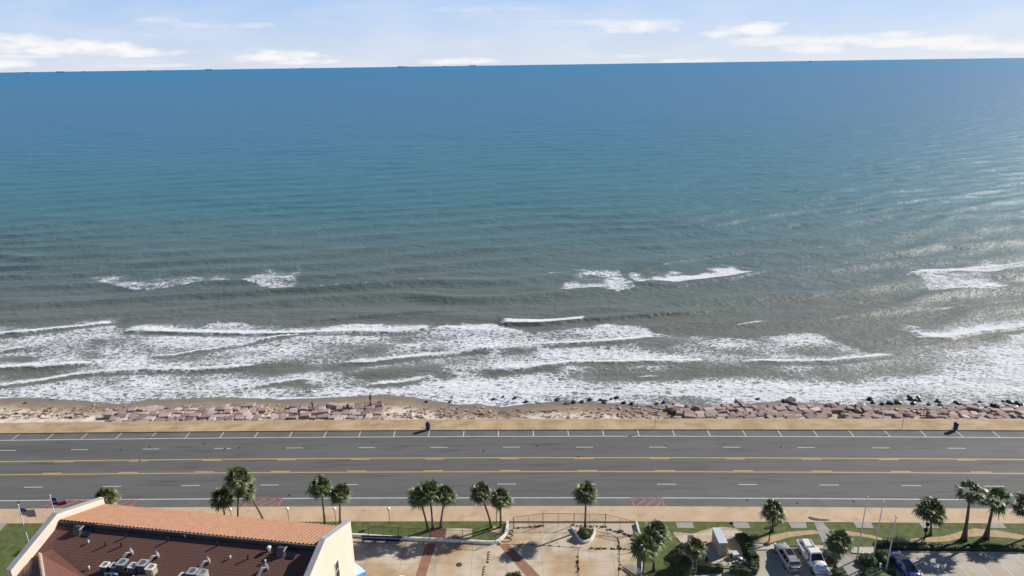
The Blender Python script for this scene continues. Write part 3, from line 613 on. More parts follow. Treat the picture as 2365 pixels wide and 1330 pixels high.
vo = node(ns, 'ShaderNodeTexVoronoi'); vo.feature = 'DISTANCE_TO_EDGE'; vo.inputs['Scale'].default_value = .85; ls.new(av.outputs[0], vo.inputs['Vector'])
vo2 = node(ns, 'ShaderNodeTexVoronoi'); vo2.feature = 'DISTANCE_TO_EDGE'; vo2.inputs['Scale'].default_value = 2.1; ls.new(av.outputs[0], vo2.inputs['Vector'])
fn = nz(mapped((.8, 1.3, 1)), 1.5, 6, .65)
lace = N('ADD', N('ADD', N('MULTIPLY', vo.outputs['Distance'], 1.35), N('MULTIPLY', vo2.outputs['Distance'], .55)), N('MULTIPLY', N('SUBTRACT', fn.outputs['Fac'], .36), .75))
fm = N('MULTIPLY', N('SUBTRACT', N('MULTIPLY', fo, .98), N('MAXIMUM', lace, .05)), 4.2, clamp=True)
mx = node(ns, 'ShaderNodeMix', data_type='RGBA'); ls.new(fm, mx.inputs[0]); ls.new(rp.outputs[0], mx.inputs[6]); mx.inputs[7].default_value = (.71, .73, .765, 1)
# aerated, milky water between the strands
aer = N('MULTIPLY', N('MULTIPLY', fo, .48), 1.0, clamp=True)
mx0 = node(ns, 'ShaderNodeMix', data_type='RGBA'); ls.new(aer, mx0.inputs[0]); ls.new(rp.outputs[0], mx0.inputs[6]); mx0.inputs[7].default_value = (.34, .39, .44, 1); ls.new(mx0.outputs[2], mx.inputs[6])
ls.new(mx.outputs[2], b.inputs['Base Color'])
far = node(ns, 'ShaderNodeMapRange'); far.inputs[1].default_value = 2.4; far.inputs[2].default_value = 3.4; ls.new(N('LOGARITHM', sp.outputs[1], 10.0), far.inputs[0])   # unresolved waves: rougher far out
ls.new(N('ADD', N('ADD', .52, N('MULTIPLY', far.outputs[0], .06)), N('MULTIPLY', fm, .6), clamp=True), b.inputs['Roughness'])
ls.new(N('SUBTRACT', N('SUBTRACT', .55, N('MULTIPLY', far.outputs[0], .17)), N('MULTIPLY', fm, .15), clamp=True), b.inputs['Specular IOR Level'])
h1 = N('MULTIPLY', nz(mapped((.8, 1.5, 1), R(-25)), .8, 5, .6).outputs['Fac'], .30)
h2 = N('MULTIPLY', nz(mapped((.5, 1.3, 1), R(-12)), .16, 5, .6).outputs['Fac'], .9)
h3 = N('MULTIPLY', nz(mapped((.3, 1.2, 1), R(-14)), .035, 4, .6).outputs['Fac'], 1.0)
hs = N('ADD', N('ADD', h1, h2), h3)
bp = node(ns, 'ShaderNodeBump'); bp.inputs['Strength'].default_value = 1; bp.inputs['Distance'].default_value = 1.0; ls.new(hs, bp.inputs['Height']); ls.new(bp.outputs[0], b.inputs['Normal'])
tag(link('sea', sea_me, m_sea), kind='structure')
# ------------------------------------------------------------------ granite revetment
def beachpt(px, py):
    z = -3.0
    for _ in range(25):
        x, y = W(px, py, z); z = .5*z+.5*float(sandz(x, y))
    return x, y, z
def rock_mesh(name, seed, blocky=True):
    r = random.Random(seed); bm = bmesh.new(); bmesh.ops.create_cube(bm, size=1.0)
    j = .07 if blocky else .16
    for v in bm.verts: v.co += Vector((r.uniform(-j, j), r.uniform(-j, j), r.uniform(-j, j)))
    if not blocky:
        bmesh.ops.subdivide_edges(bm, edges=bm.edges[:], cuts=1, use_grid_fill=True)
        for v in bm.verts: v.co = v.co.normalized()*.62*(1+r.uniform(-.2, .2)) if v.co.length else v.co
    bmesh.ops.bevel(bm, geom=bm.edges[:], offset=.035 if blocky else .03, segments=1, affect='EDGES')
    me = bpy.data.meshes.new(name); bm.to_mesh(me); bm.free(); return me
BL = [rock_mesh('granite_block', k) for k in range(8)]; BLP = [rock_mesh('granite_block', 20+k) for k in range(4)]
IR = [rock_mesh('granite_boulder', 40+k, False) for k in range(6)]; WR = [rock_mesh('wet_rock', 60+k, False) for k in range(5)]
for m in BL+IR: m.materials.append(m_gran)
for m in BLP: m.materials.append(m_granp)
for m in WR: m.materials.append(m_wetrock)
def lin(pts, x): return float(np.interp(x, [p[0] for p in pts], [p[1] for p in pts], left=2000, right=2000))
TL = [(250, 966), (290, 948), (335, 932), (430, 932), (520, 930), (588, 930), (600, 944), (640, 949), (690, 940), (760, 932), (800, 937), (850, 928), (888, 930), (890, 966)]
TR = [(1542, 944), (1560, 936), (1620, 938), (1690, 940), (1702, 932), (1720, 930), (1740, 938), (1800, 944), (1812, 930), (1850, 934), (1900, 936), (1950, 938), (2000, 938), (2040, 950), (2100, 962), (2112, 968)]
TF = [(2128, 966), (2150, 946), (2200, 938), (2260, 936), (2365, 934), (2480, 934)]
cnt = 0
def rock(me, name, x, y, z, sx, sy, sz, rz, tx, ty, label, cat, group):
    global cnt
    o = bpy.data.objects.new(name, me); COL.objects.link(o); o.location = (x, y, z); o.scale = (sx, sy, sz); o.rotation_euler = (R(tx), R(ty), R(rz)); cnt += 1
    return tag(o, label, cat, group)
rr_ = random.Random(5)
RN = ['against the seawall foot', 'second row from the seawall', 'in the middle rows', 'in the outer rows', 'at the seaward edge', 'at the seaward edge', 'at the seaward edge']
for zone, top, x0, x1 in (('left', TL, 250, 890), ('right', TR, 1542, 2112), ('far right', TF, 2128, 2420)):
    X0 = W(x0, 950, -3)[0]; X1 = W(x1, 950, -3)[0]
    reg = zone == 'left'; sx = 1.85 if reg else 1.9; sy = 1.62
    for j in range(7):
        x = X0+rr_.uniform(0, 1)
        while x < X1:
            w = sx*rr_.uniform(.7, 1.25); xc = x+w/2; x += w*1.0+.06
            yc = float(L_wall(xc))+1.9+j*sy+rr_.uniform(-.2, .2)
            zb = float(sandz(xc, yc)); px, py = I(xc, yc, zb)
            if py < lin(top, px): continue
            mid_reg = zone == 'right' and 1700 < px < 1900
            if reg and 600 < px < 700 and rr_.random() < .3: continue
            if rr_.random() < (.04 if reg or mid_reg else .15): continue
            square = reg or mid_reg or rr_.random() < .8
            pale = rr_.random() < (.30 if reg else .12)
            tone = 'pale' if pale else 'pinkish brown'
            tx = rr_.gauss(0, 4 if square else 11); ty = rr_.gauss(0, 4 if square else 11); rz = rr_.gauss(0, 4 if reg else (9 if mid_reg else 14))
            if mid_reg: rz += 8
            if rr_.random() < .06: tx += rr_.uniform(-22, 22)
            me = rr_.choice(BLP if pale else BL) if square else rr_.choice(IR)
            h = rr_.uniform(.8, 1.15)
            k = 1.0 if square else 1.12
            rock(me, 'granite_block' if square else 'granite_boulder', xc, yc, zb+.14+rr_.uniform(-.12, .32)+(.1 if not square else 0), (w-.16)*k, sy*rr_.uniform(.74, .90)*k, h, rz, tx, ty,
                 '%s granite %s %s on the %s beach' % (tone.replace('pinkish ', ''), 'slab' if square else 'boulder', RN[j], zone), 'rock', '%s granite %s %s on the %s beach' % (tone, 'slabs' if square else 'boulders', RN[j], zone))
# the row of upended blocks that stands proud of the right slab field
for k, (px, py, sz, rz, ty) in enumerate(((1706, 936, 1.9, 12, 14), (1716, 944, 1.7, 10, 18), (1708, 956, 1.6, 12, 12), (1710, 965, 1.4, 8, 10), (1826, 930, 1.5, 20, -15), (1838, 938, 1.2, 28, 12))):
    x, y, z = beachpt(px, py)
    rock(BL[k], 'granite_block', x, y, z+.35, 1.35, 1.5, sz*.72, rz, rr_.uniform(-6, 6), ty, ['upended granite block at the seaward end of the raised block ridge', 'tall tilted granite block second from the sea in the raised ridge', 'tilted granite block in the middle of the raised ridge', 'raised granite block of the ridge right against the seawall', 'granite block standing on edge at the water side of the right slab field', 'tilted granite block next to the upright one at the water side'][k], 'rock', None)
WET = [(59, 931), (876, 932), (985, 929), (1040, 929), (1142, 924), (1162, 919), (1190, 921), (1215, 929), (1262, 924), (1288, 923), (1310, 932), (1325, 930), (1345, 929), (1362, 924), (1388, 925), (1397, 929), (1412, 923), (1424, 920), (1441, 931), (1460, 933), (1518, 933), (1534, 930), (1556, 936), (1613, 938), (1750, 923), (1810, 926),
       (1933, 934), (2008, 924), (2017, 930), (2038, 933), (2056, 932), (2073, 931), (2099, 917), (2106, 924), (2113, 925), (2110, 932), (2121, 921), (2125, 927), (2146, 935), (2166, 928), (2172, 936), (2208, 932), (2222, 937), (2243, 942), (2253, 938), (2265, 930), (2292, 936), (2300, 940), (2318, 929), (2332, 931), (2345, 940), (2352, 933), (2362, 938), (2330, 941), (2280, 944), (2180, 945), (1968, 939), (1906, 939)]
for k, (px, py) in enumerate(WET):
    x, y, z = beachpt(px, py); s = rr_.uniform(.45, 1.05)*(1.2 if px > 2000 else 1)
    zone = 'left' if px < 1000 else 'middle' if px < 1640 else 'right'
    rock(WR[k % 5], 'wet_rock', x, y, max(z, -4.55)+.15, s*1.3, s*.9, s*.55, rr_.uniform(0, 180), rr_.uniform(-15, 15), rr_.uniform(-15, 15), 'dark wet rock standing in the foam on the %s part of the shore' % zone, 'rock', 'dark wet rocks on the %s shore' % zone)
# small broken stones poking out of the dry sand
mb = MB()
for k in range(420):
    px = rr_.choice([rr_.uniform(80, 330), rr_.uniform(600, 720), rr_.uniform(880, 1560), rr_.uniform(880, 1100), rr_.uniform(1380, 1560), rr_.uniform(2040, 2240)]); py = rr_.uniform(942, 967)+(rr_.random() < .2)*-8
    x, y, z = beachpt(px, py); s = rr_.uniform(.12, .5)
    m3 = Matrix.Rotation(rr_.uniform(0, 3), 3, 'Z') @ Matrix.Rotation(rr_.uniform(-.4, .4), 3, 'X')
    mb.box((x, y, z+.06), (s*1.7, s, s*.7), M4=m3)
tag(mb.build('stone_rubble', m_gran), 'small broken granite rubble scattered through the pale dry sand', 'rubble', kind='stuff')
mb = MB()
for k in range(400):
    px = rr_.choice([rr_.uniform(0, 330), rr_.uniform(0, 200), rr_.uniform(880, 1560), rr_.uniform(880, 1300), rr_.uniform(2100, 2365)]); py = 967-abs(rr_.gauss(0, 12)); x, y, z = beachpt(px, py); a = rr_.uniform(-.9, .9); L = rr_.uniform(.3, 1.5)
    p = [(x+L*t*math.cos(a)+rr_.uniform(-.12, .12), y+L*t*math.sin(a)+rr_.uniform(-.12, .12), z+.10+rr_.uniform(0, .06)) for t in (-.5, 0, .5)]
    mb.tube(p, rr_.uniform(.025, .08), 4)
tag(mb.build('beached_weed', m_weed), 'brown weed and driftwood bits strewn over the dry sand', 'weed', kind='stuff')
# ------------------------------------------------------------------ palms
def crown_mesh(seed, n=46, rad=1.75, up=.15, wash=False):
    r = random.Random(seed); vs = []; fs = []
    for k in range(n):
        t = (k+.5)/n; az_ = k*2.39996+r.uniform(-.3, .3)
        e = R(88-t*(128 if not wash else 118)+r.uniform(-8, 8))              # from upright to hanging
        L = rad*r.uniform(.34, .66); fan = rad*r.uniform(.46, .66)
        d = Vector((math.cos(e)*math.cos(az_), math.cos(e)*math.sin(az_), math.sin(e)))
        side = Vector((-math.sin(az_), math.cos(az_), 0)); nrm = side.cross(d).normalized()
        base = d*.12; tip = d*L-Vector((0, 0, .10*L))
        i0 = len(vs); w = .035
        vs += [base-side*w, base+side*w, tip+side*w*.6, tip-side*w*.6]; fs.append((i0, i0+1, i0+2, i0+3))
        nl = 13; roll = r.uniform(-.35, .35)
        sd = (side*math.cos(roll)+nrm*math.sin(roll)).normalized(); nn = sd.cross(d).normalized()
        for j in range(nl):
            a = (j/(nl-1)-.5)*R(215 if not wash else 190)
            q = (d*math.cos(a)+sd*math.sin(a)).normalized()
            q = (q-nn*(.25*abs(math.sin(a)))*(1 if nn.z > 0 else -1)).normalized()
            l = fan*(1-.22*abs(j/(nl-1)-.5)*2)*r.uniform(.72, 1.12); ww = .074*rad/1.75*r.uniform(.8, 1.2)
            s2 = q.cross(nn).normalized()
            m = tip+q*l*.55; en = tip+q*l-Vector((0, 0, 1))*l*r.uniform(.18, .48)
            i1 = len(vs); vs += [tip, m-s2*ww, m+s2*ww, en]; fs += [(i1, i1+1, i1+2), (i1+1, i1+3, i1+2)]
    me = bpy.data.meshes.new('crown'); me.from_pydata([tuple(v) for v in vs], [], fs); me.update(); return me
CR = [crown_mesh(1, 44), crown_mesh(2, 46), crown_mesh(3, 38), crown_mesh(4, 42, 1.75)]; CW = [crown_mesh(9, 24, 1.9, wash=True), crown_mesh(10, 26, 1.9, wash=True)]
for m in CR: m.materials.append(m_frond)
for m in CW: m.materials.append(m_frond_b)
dm = MB(); r_ = random.Random(3)
for k in range(14):
    a = k*2.4; p0 = Vector((.12*math.cos(a), .12*math.sin(a), -.1)); p1 = p0+Vector((.4*math.cos(a), .4*math.sin(a), -.45)); p2 = p1+Vector((.12*math.cos(a), .12*math.sin(a), -.6))
    dm.tube([p0, p1, p2], [.05, .12, .02], 4)
DEAD = dm.mesh('dead_fronds'); DEAD.materials.append(m_dead)
def solve_h(bx_, by_, cy, z0=.1):
    zs = np.linspace(.5, 14, 600); return float(zs[np.argmin(abs(I(bx_, by_, zs)[1]-cy))])
PALMS = [  # base px, crown centre px, crown radius px, kind, label
    ((238, 1222), (243, 1150), 26, 0, 'cabbage palm whose head shows behind the left parapet'),
    ((524, 1222), (513, 1148), 27, 1, 'dark short palm at the left of the trio behind the tiled roof'),
    ((551, 1225), (552, 1104), 31, 0, 'tallest cabbage palm with an upright trunk behind the tiled roof'),
    ((617, 1222), (568, 1129), 26, 2, 'palm with a strongly leaning trunk behind the tiled roof'),
    ((751, 1212), (741, 1124), 28, 1, 'taller palm of the pair behind the right end of the tiled roof'),
    ((786, 1214), (785, 1140), 27, 3, 'shorter palm of the pair next to the right gable of the building'),
    ((988, 1225), (968, 1146), 28, 0, 'left palm of the three growing from the red mulch bed'),
    ((1000, 1221), (992, 1136), 30, 1, 'middle palm of the three growing from the red mulch bed'),
    ((1018, 1218), (1029, 1140), 28, 2, 'right palm of the three growing from the red mulch bed'),
    ((1135, 1219), (1109, 1138), 28, 3, 'leaning palm left of the pair beside the curved white kerb'),
    ((1157, 1217), (1155, 1149), 28, 0, 'upright palm right of the pair beside the curved white kerb'),
    ((1351, 1222), (1354, 1138), 29, 1, 'lone palm standing in the U shaped white kerb planter'),
    ((1509, 1318), (1515, 1228), 34, 2, 'large palm on the lawn just right of the white kerb wall'),
    ((1484, 1345), (1489, 1262), 34, 0, 'large palm overlapping the white kerb wall at the right of the court'),
    ((1606, 1322), (1607, 1266), 26, 3, 'small palm rising from the dark bushes left of the utility cabinet'),
    ((1784, 1228), (1787, 1178), 29, 2, 'single palm beside the double headed lamp left of the footpath'),
    ((1927, 1314), (1936, 1252), 30, 3, 'stout palm right of the white pickup truck'),
    ((2149, 1235), (2150, 1180), 30, 1, 'palm behind the low hedge left of the tall pair'),
    ((2226, 1247), (2241, 1136), 31, 4, 'tall bright green fan palm left of the leaning pair'),
    ((2277, 1243), (2297, 1153), 32, 5, 'bright green fan palm with a thick leaning trunk right of the pair'),
    ((2385, 1236), (2372, 1170), 30, 0, 'palm cut off by the right edge of the photo'),
    ((1190, 1420), (1187, 1347), 33, 2, 'palm top at the bottom edge of the court')]
for k, (b_, c_, rp_, kind, lab) in enumerate(PALMS):
    x, y = W(*b_, .1); h = solve_h(x, y, c_[1]); cx_, cy_ = W(*c_, h)
    cx_ = float(cx_); cy_ = y+(0 if abs(cx_-x) < 2.5 else .6)
    h = solve_h(cx_, cy_, c_[1])
    rp_ = rp_*(.86 if kind >= 4 or k == 20 else 1)
    t = empty('palm_tree' if kind < 4 else 'fan_palm_tree', (x, y, .08)); tag(t, lab, 'palm tree', 'palms between the pavement and the buildings')
    D3 = np.linalg.norm([cx_, cy_, h-H]); rw = rp_/F*D3/1.0
    lx, ly, hz = cx_-x, cy_-y, h-.08
    th = .17 if kind < 4 else .20
    pts = []; rads = []
    for q in np.linspace(0, 1, 9):
        pts.append((lx*(q**1.35), ly*q, (hz-.15)*q)); rads.append(th*(1.45-.75*min(1, q*3) if q < .33 else .72+.25*(q > .85))*(1+.04*math.sin(q*40)))
    if kind >= 4: rads = [r*1.25*(1.25-.5*q) for r, q in zip(rads, np.linspace(0, 1, 9))]
    mb = MB(); mb.tube(pts, rads, 9); mb.build('trunk', m_trunk, t, True)
    cm = (CR+CW)[kind] if kind < 4 else CW[kind-4]
    c = bpy.data.objects.new('crown', cm); COL.objects.link(c); c.parent = t; c.location = (lx, ly, hz); s = rw/1.72; c.scale = (s, s, s*.98); c.rotation_euler = (0, 0, k*1.7)
    dd_ = bpy.data.objects.new('dead_fronds', DEAD); COL.objects.link(dd_); dd_.parent = t; dd_.location = (lx, ly, hz-.05*s); dd_.scale = (s*.8,)*3; dd_.rotation_euler = (0, 0, k)
# ------------------------------------------------------------------ shrubs and hedges: many small leaves spread over a lumpy volume
def leafmass(shape, n, leaf, seed, inner=.25):
    """shape(r) -> point, outward normal"""
    r = random.Random(seed); vs = []; fs = []
    for _ in range(n):
        p, nr = shape(r); p = p-nr*r.random()**2*inner
        a = Vector((r.gauss(0, 1), r.gauss(0, 1), r.gauss(0, 1))).normalized(); nrm = (nr*1.1+a).normalized()
        u = nrm.cross(Vector((r.gauss(0, 1), r.gauss(0, 1), r.gauss(0, 1)))).normalized(); v = nrm.cross(u); s = leaf*r.uniform(.6, 1.4)
        i = len(vs); vs += [p-u*s, p-v*s*.5, p+u*s, p+v*s*.5]; fs.append((i, i+1, i+2, i+3))
    return vs, fs
def blob(c, rad, seed):
    c = Vector(c)
    def f(r):
        d = Vector((r.gauss(0, 1), r.gauss(0, 1), r.gauss(0, 1))).normalized(); d.z = abs(d.z)*1.0 if r.random() < .85 else d.z
        k = 1+.12*math.sin(d.x*5+seed)+.12*math.sin(d.y*6+seed*2)+.08*math.sin(d.z*9)
        return c+Vector((d.x*rad[0], d.y*rad[1], d.z*rad[2]))*k, d
    return f
def bush(px, py, rx, rz, m, label, seed, ry=None, name='bush', n=1600, leaf=.075):
    x, y = W(px, py, .1); ry = ry or rx
    t = empty(name, (x, y, .1)); tag(t, label, 'bush' if name != 'hedge' else 'hedge')
    core = MB(); core.lathe([(rx*.35, 0), (rx*.78, rz*.25), (rx*.86, rz*.55), (rx*.62, rz*.86), (rx*.2, rz*.95)], n=12)
    co_ = core.build('branches', m_bushd, t, True); co_.scale = (1, ry/rx, 1)
    vs, fs = leafmass(blob((0, 0, rz*.35), (rx, ry, rz*.65), seed), n, leaf, seed)
    me = bpy.data.meshes.new('foliage'); me.from_pydata([tuple(v) for v in vs], [], fs); link('foliage', me, m, t)
    return t
def hedge(pts, w, h, m, label, seed, z=.1, dens=420, name='hedge'):
    P = [Vector((*W(px, py, z), 0)) for px, py in pts]; o = P[0].copy(); P = [p-o for p in P]
    t = empty(name, (o.x, o.y, z)); tag(t, label, 'hedge')
    core = MB(); segs = [(P[i], P[i+1]) for i in range(len(P)-1)]; L = [(b-a).length for a, b in segs]
    for (a, b) in segs:
        d = (b-a).normalized(); s = Vector((-d.y, d.x, 0)); a2 = a-d*w*.3; b2 = b+d*w*.3
        core.prism([tuple((a2-s*w*.36)[:2]), tuple((b2-s*w*.36)[:2]), tuple((b2+s*w*.36)[:2]), tuple((a2+s*w*.36)[:2])], 0, h*.84)
    core.build('branches', m_bushd, t)
    def f(r):
        q = r.uniform(0, sum(L)); i = 0
        while q > L[i]: q -= L[i]; i += 1
        a, b = segs[i]; d = (b-a).normalized(); s = Vector((-d.y, d.x, 0)); p = a+d*q; g = p.x*1.3+p.y*1.7+seed
        k = 1+.10*math.sin(g*2.1)+.07*math.sin(g*5.3); ang = r.uniform(0, math.pi)
        cx_ = math.cos(ang); sx_ = math.sin(ang); e = .55
        ox = math.copysign(abs(cx_)**e, cx_)*w/2*k; oz = h*(.12+.88*abs(sx_)**e)*k
        if r.random() < .25: oz *= r.random()
        return p+s*ox+Vector((0, 0, oz)), (s*cx_+Vector((0, 0, sx_))).normalized()
    vs, fs = leafmass(f, int(dens*sum(L)*(w+2*h)*.6)+300, .07, seed, .12)
    me = bpy.data.meshes.new('foliage'); me.from_pydata([tuple(v) for v in vs], [], fs); link('foliage', me, m, t)
    return t
hedge([(1706, 1248), (1722, 1268), (1742, 1300), (1740, 1322)], 1.15, 1.1, m_bush, 'long dark hedge along the right side of the utility yard', 1)
hedge([(1728, 1326), (1690, 1322)], .95, .9, m_bush, 'clipped hedge at the bottom right corner of the utility yard', 2)
hedge([(1664, 1318), (1602, 1312)], .95, .9, m_bush, 'clipped hedge along the bottom of the utility yard', 3)
hedge([(1722, 1248), (1712, 1244)], .9, .8, m_bushd, 'low dark shrub at the head of the long hedge', 4)
hedge([(2052, 1266), (2150, 1267), (2240, 1268), (2365, 1270), (2420, 1271)], 1.0, .55, m_bushd, 'low ragged hedge strip along the striped parking lot', 5, dens=300)
bush(1573, 1322, 1.75, 2.5, m_bushd, 'very large dark round bush left of the utility yard', 6, n=4200)
bush(1566, 1284, .95, 1.0, m_bushd, 'dark rounded bush at the lawn edge above the largest bush', 7)
bush(1578, 1275, .8, 1.1, m_bush, 'medium bush behind the large dark bush', 8)
bush(1584, 1328, .62, 1.6, m_sage, 'upright grey green shrub beside the large dark bush', 9, n=1500)
bush(1350, 1238, .95, 1.1, m_bush, 'dense green bush filling the U shaped planter', 10, ry=1.0, n=2600)
bush(1917, 1290, 1.15, .95, m_bushd, 'dark clipped bush between the white pickup and the stout palm', 11, n=2000)
bush(1938, 1335, 1.05, 1.1, m_bush, 'round bush at the foot of the stout palm', 12, n=1800)
bush(2040, 1292, 1.35, 1.15, m_bush, 'broad clipped bush right among the bare flagpoles', 13, ry=1.1, n=2800)
bush(2005, 1300, 1.3, .95, m_bush, 'broad clipped bush at the foot of the leftmost bare flagpole', 14, ry=1.0, n=2400)
bush(2026, 1336, 2.2, .75, m_bush, 'wide low bush round the garden spotlight', 15, ry=1.5, n=4200)
bush(1722, 1252, .7, .6, m_bushd, 'small dark shrub between long hedge and lawn', 16)
bush(2040, 1262, .9, .55, m_bushd, 'small dark shrub behind the middle flagpole', 17)
bush(1690, 1208.5, .2, .18, m_bush, 'tiny weed tuft at the pavement edge', 18, n=120)
# ------------------------------------------------------------------ street furniture
def globe_lamp(px, py, label, h=2.25):
    x, y = W(px, py, .1); t = empty('garden_lamp', (x, y, .1)); tag(t, label, 'lamp', 'globe lamps along the lawn')
    MB().lathe([(.12, 0), (.12, .05), (.045, .08), (.04, h-.25), (.09, h-.22), (.09, h-.16)], n=8).build('post', m_wood, t, True)
    MB().lathe([(.08, h-.17), (.19, h-.08), (.25, h+.06), (.22, h+.2), (.12, h+.29), (.02, h+.31)], n=14).build('globe', m_globe, t, True)
globe_lamp(537, 1208, 'globe lamp between the dark short palm and the tallest palm')
globe_lamp(668, 1207, 'globe lamp on the pavement right of the leaning palm')
globe_lamp(776, 1207, 'globe lamp between the two palms by the right gable')
globe_lamp(900, 1207, 'globe lamp standing alone on the lawn strip right of the building')
x, y = W(1147, 1206, .1); t = empty('bare_post', (x, y, .1)); tag(t, 'thin dark post behind the pair of palms by the curved kerb', 'post')
MB().lathe([(.05, 0), (.045, 2.2), (.02, 2.25)], n=6).build('post', m_wood, t)
def sign_post(px, py, pt, w_, h_, m, label, face):
    x, y = W(px, py, .15); tz = solve_h(x, y, pt[1]); tx = W(*pt, tz)[0]; t = empty('sign_post', (x, y, .15)); tag(t, label, 'road sign')
    MB().tube([(0, 0, 0), (tx-x, 0, tz-.1)], .035, 6).build('post', m_galv if face else m_wood, t)
    MB().box((tx-x, -.045, tz-h_/2), (w_, .02, h_), rz=.5 if not face else 0).build('sign_plate', m, t)
sign_post(408.5, 994, (405, 963), .55, .65, m_acw, 'pale square sign on a thin post by the left promenade', True)
sign_post(1034, 972, (1035, 938), .30, .7, m_acw, 'narrow white sign on a thin post at the promenade edge', True)
sign_post(1513, 988, (1515, 952), .45, .75, m_cap, 'grey sign plate on a thin post at the middle of the promenade', True)
sign_post(2083, 989, (2089, 957), .35, .6, m_dkmetal, 'dark sign plate on a leaning post on the right promenade', False)
def lot_lamp(px, py, h, label, ang):
    x, y = W(px, py, .1); t = empty('lot_lamp', (x, y, .1)); tag(t, label, 'lamp', 'double headed parking lot lamps')
    MB().box((0, 0, .2), (.45, .45, .4)).build('footing', m_kerb, t)
    MB().tube([(0, 0, .4), (0, 0, h)], .085, 8).build('pole', m_blk, t)
    a = MB(); c, s = math.cos(ang), math.sin(ang); a.tube([(-.6*c, -.6*s, h-.1), (.6*c, .6*s, h-.1)], .045, 6); a.build('cross_arm', m_blk, t)
    for sg in (-1, 1):
        MB().box((sg*.75*c, sg*.75*s, h-.1), (.62, .42, .2), rz=ang).build('lamp_head', m_blk, t)
lot_lamp(1775, 1256, 2.9, 'black double headed lamp left of the silver car beside the single palm', .5)
lot_lamp(2133, 1254, 2.6, 'black double headed lamp in the low hedge left of the tall palm pair', .9)
# bins on the promenade
def wheelie(px, py, label):
    x, y = W(px, py, .15); t = empty('litter_bin', (x, y, .155)); tag(t, label, 'bin')
    b_ = MB(); n = 12
    b_.lathe([(.30, .05), (.33, .1), (.38, 1.0), (.40, 1.05), (.40, 1.1)], n=12); b_.build('body', m_bin, t, True)
    MB().lathe([(.43, 1.1), (.44, 1.18), (.38, 1.32), (.22, 1.44), (.05, 1.47)], n=12).build('lid', m_bin, t, True)
    MB().box((-.30, -.34, 1.02), (.26, .06, .3)).build('opening_flap', m_blk, t)
    MB().box((-.42, .02, .18), (.12, .3, .3)).build('label_plate', m_acw, t)
wheelie(989, 991.5, 'navy blue litter bin on the promenade left of the narrow white sign')
wheelie(2206, 992.5, 'navy blue litter bin on the right part of the promenade')
# ------------------------------------------------------------------ motel with the tiled roof
BA = R(-9.2); BO = W(742, 1260, 12.5); bu = np.array([math.cos(BA), math.sin(BA)]); bv = np.array([-math.sin(BA), math.cos(BA)])
bld = empty('motel_building', (BO[0], BO[1], 0), BA); tag(bld, 'long cream gabled building with a terracotta tile roof facing the sea and brown shingles behind', 'building')
def bl(px, py, z):                                           # photo pixel at height z -> building frame
    q = np.array(W(px, py, z))-np.array(BO); return float(q@bu), float(q@bv), z
LX = -31.85
w = MB()
w.prism([(LX, -12), (0, -12), (0, 6.1), (LX, 6.1)], 0, 8.0); w.build('wall', m_cream, bld)
def gable(x0, x1, pts, name):
    g = MB(); n = len(pts); vs = [(x0, t, z) for t, z in pts]+[(x1, t, z) for t, z in pts]
    g.add(vs, [tuple(range(n))[::-1], tuple(range(n, 2*n))]+[(i, (i+1) % n, n+(i+1) % n, n+i) for i in range(n)]); return g.build(name, m_cream, bld)
gr_ = gable(0.0, .5, [(-13, 0), (6.65, 0), (6.65, 10.75), (0, 13.35), (-13, 9.45)], 'gable_wall')
gl_ = gable(LX-.5, LX, [(-12, 0), (6.65, 0), (6.65, 10.85), (0, 13.35), (-6.9, 11.28), (-6.9, 9.9), (-12, 8.0)], 'gable_wall')
for par, x0, x1, te in ((gr_, -.06, .56, -13), (gl_, LX-.56, LX+.06, -6.95)):
    cmb_ = MB()
    k = .3; zt = lambda t: 13.355+(t*-.391 if t > 0 else t*k)
    for a, b_ in ((0, 6.72), (te, 0)):
        za, zb = zt(a), zt(b_); cmb_.add([(x0, a, za), (x1, a, za), (x1, b_, zb), (x0, b_, zb), (x0, a, za+.09), (x1, a, za+.09), (x1, b_, zb+.09), (x0, b_, zb+.09)],
            [(0, 3, 2, 1), (4, 5, 6, 7), (0, 1, 5, 4), (1, 2, 6, 5), (2, 3, 7, 6), (3, 0, 4, 7)])
    cmb_.build('coping', m_cap, par)
def tiles(p00, p10, p01, p11, name, m, parent, per=.46, row=.5, amp=.065, rowh=.02):
    """barrel tiles between the ridge p00-p10 and the eave p01-p11"""
    p00, p10, p01, p11 = [np.array(p, float) for p in (p00, p10, p01, p11)]
    L = np.linalg.norm(p10-p00); D_ = np.linalg.norm(p01-p00); nc = int(L/per)*8+1; nr_ = int(D_/row)
    u_ = np.linspace(0, 1, nc); vs_l = []; 
    for r in range(nr_): vs_l += [(r/nr_, 0.0), ((r+1)/nr_, rowh)]
    nrm = np.cross(p10-p00, p01-p00); nrm /= np.linalg.norm(nrm); nrm *= np.sign(nrm[2])
    U, V = np.meshgrid(u_, [a for a, _ in vs_l]); RH = np.array([b_ for _, b_ in vs_l])[:, None]
    Pt = (p00*(1-U)[..., None]+p10*U[..., None])*(1-V)[..., None]+(p01*(1-U)[..., None]+p11*U[..., None])*V[..., None]
    w_ = np.abs(np.sin(np.pi*U*(nc-1)/8)); jit = np.repeat((rng.random((len(vs_l)//2+1, 1))-.5)*.01, 2, 0)[:len(vs_l)]
    Pt = Pt+nrm*((amp*2*w_**.7-amp)+RH+jit)[..., None]
    me = grid_mesh(name, Pt[..., 0], Pt[..., 1], Pt[..., 2]); me.polygons.foreach_set('use_smooth', np.zeros(len(me.polygons), bool))
    return link(name, me, m, parent)
tr = tiles((LX+.02, .05, 12.50), (-.02, .05, 12.50), (LX+.02, 6.5, 9.98), (-.02, 6.5, 9.98), 'tile_roof', m_tile, bld)
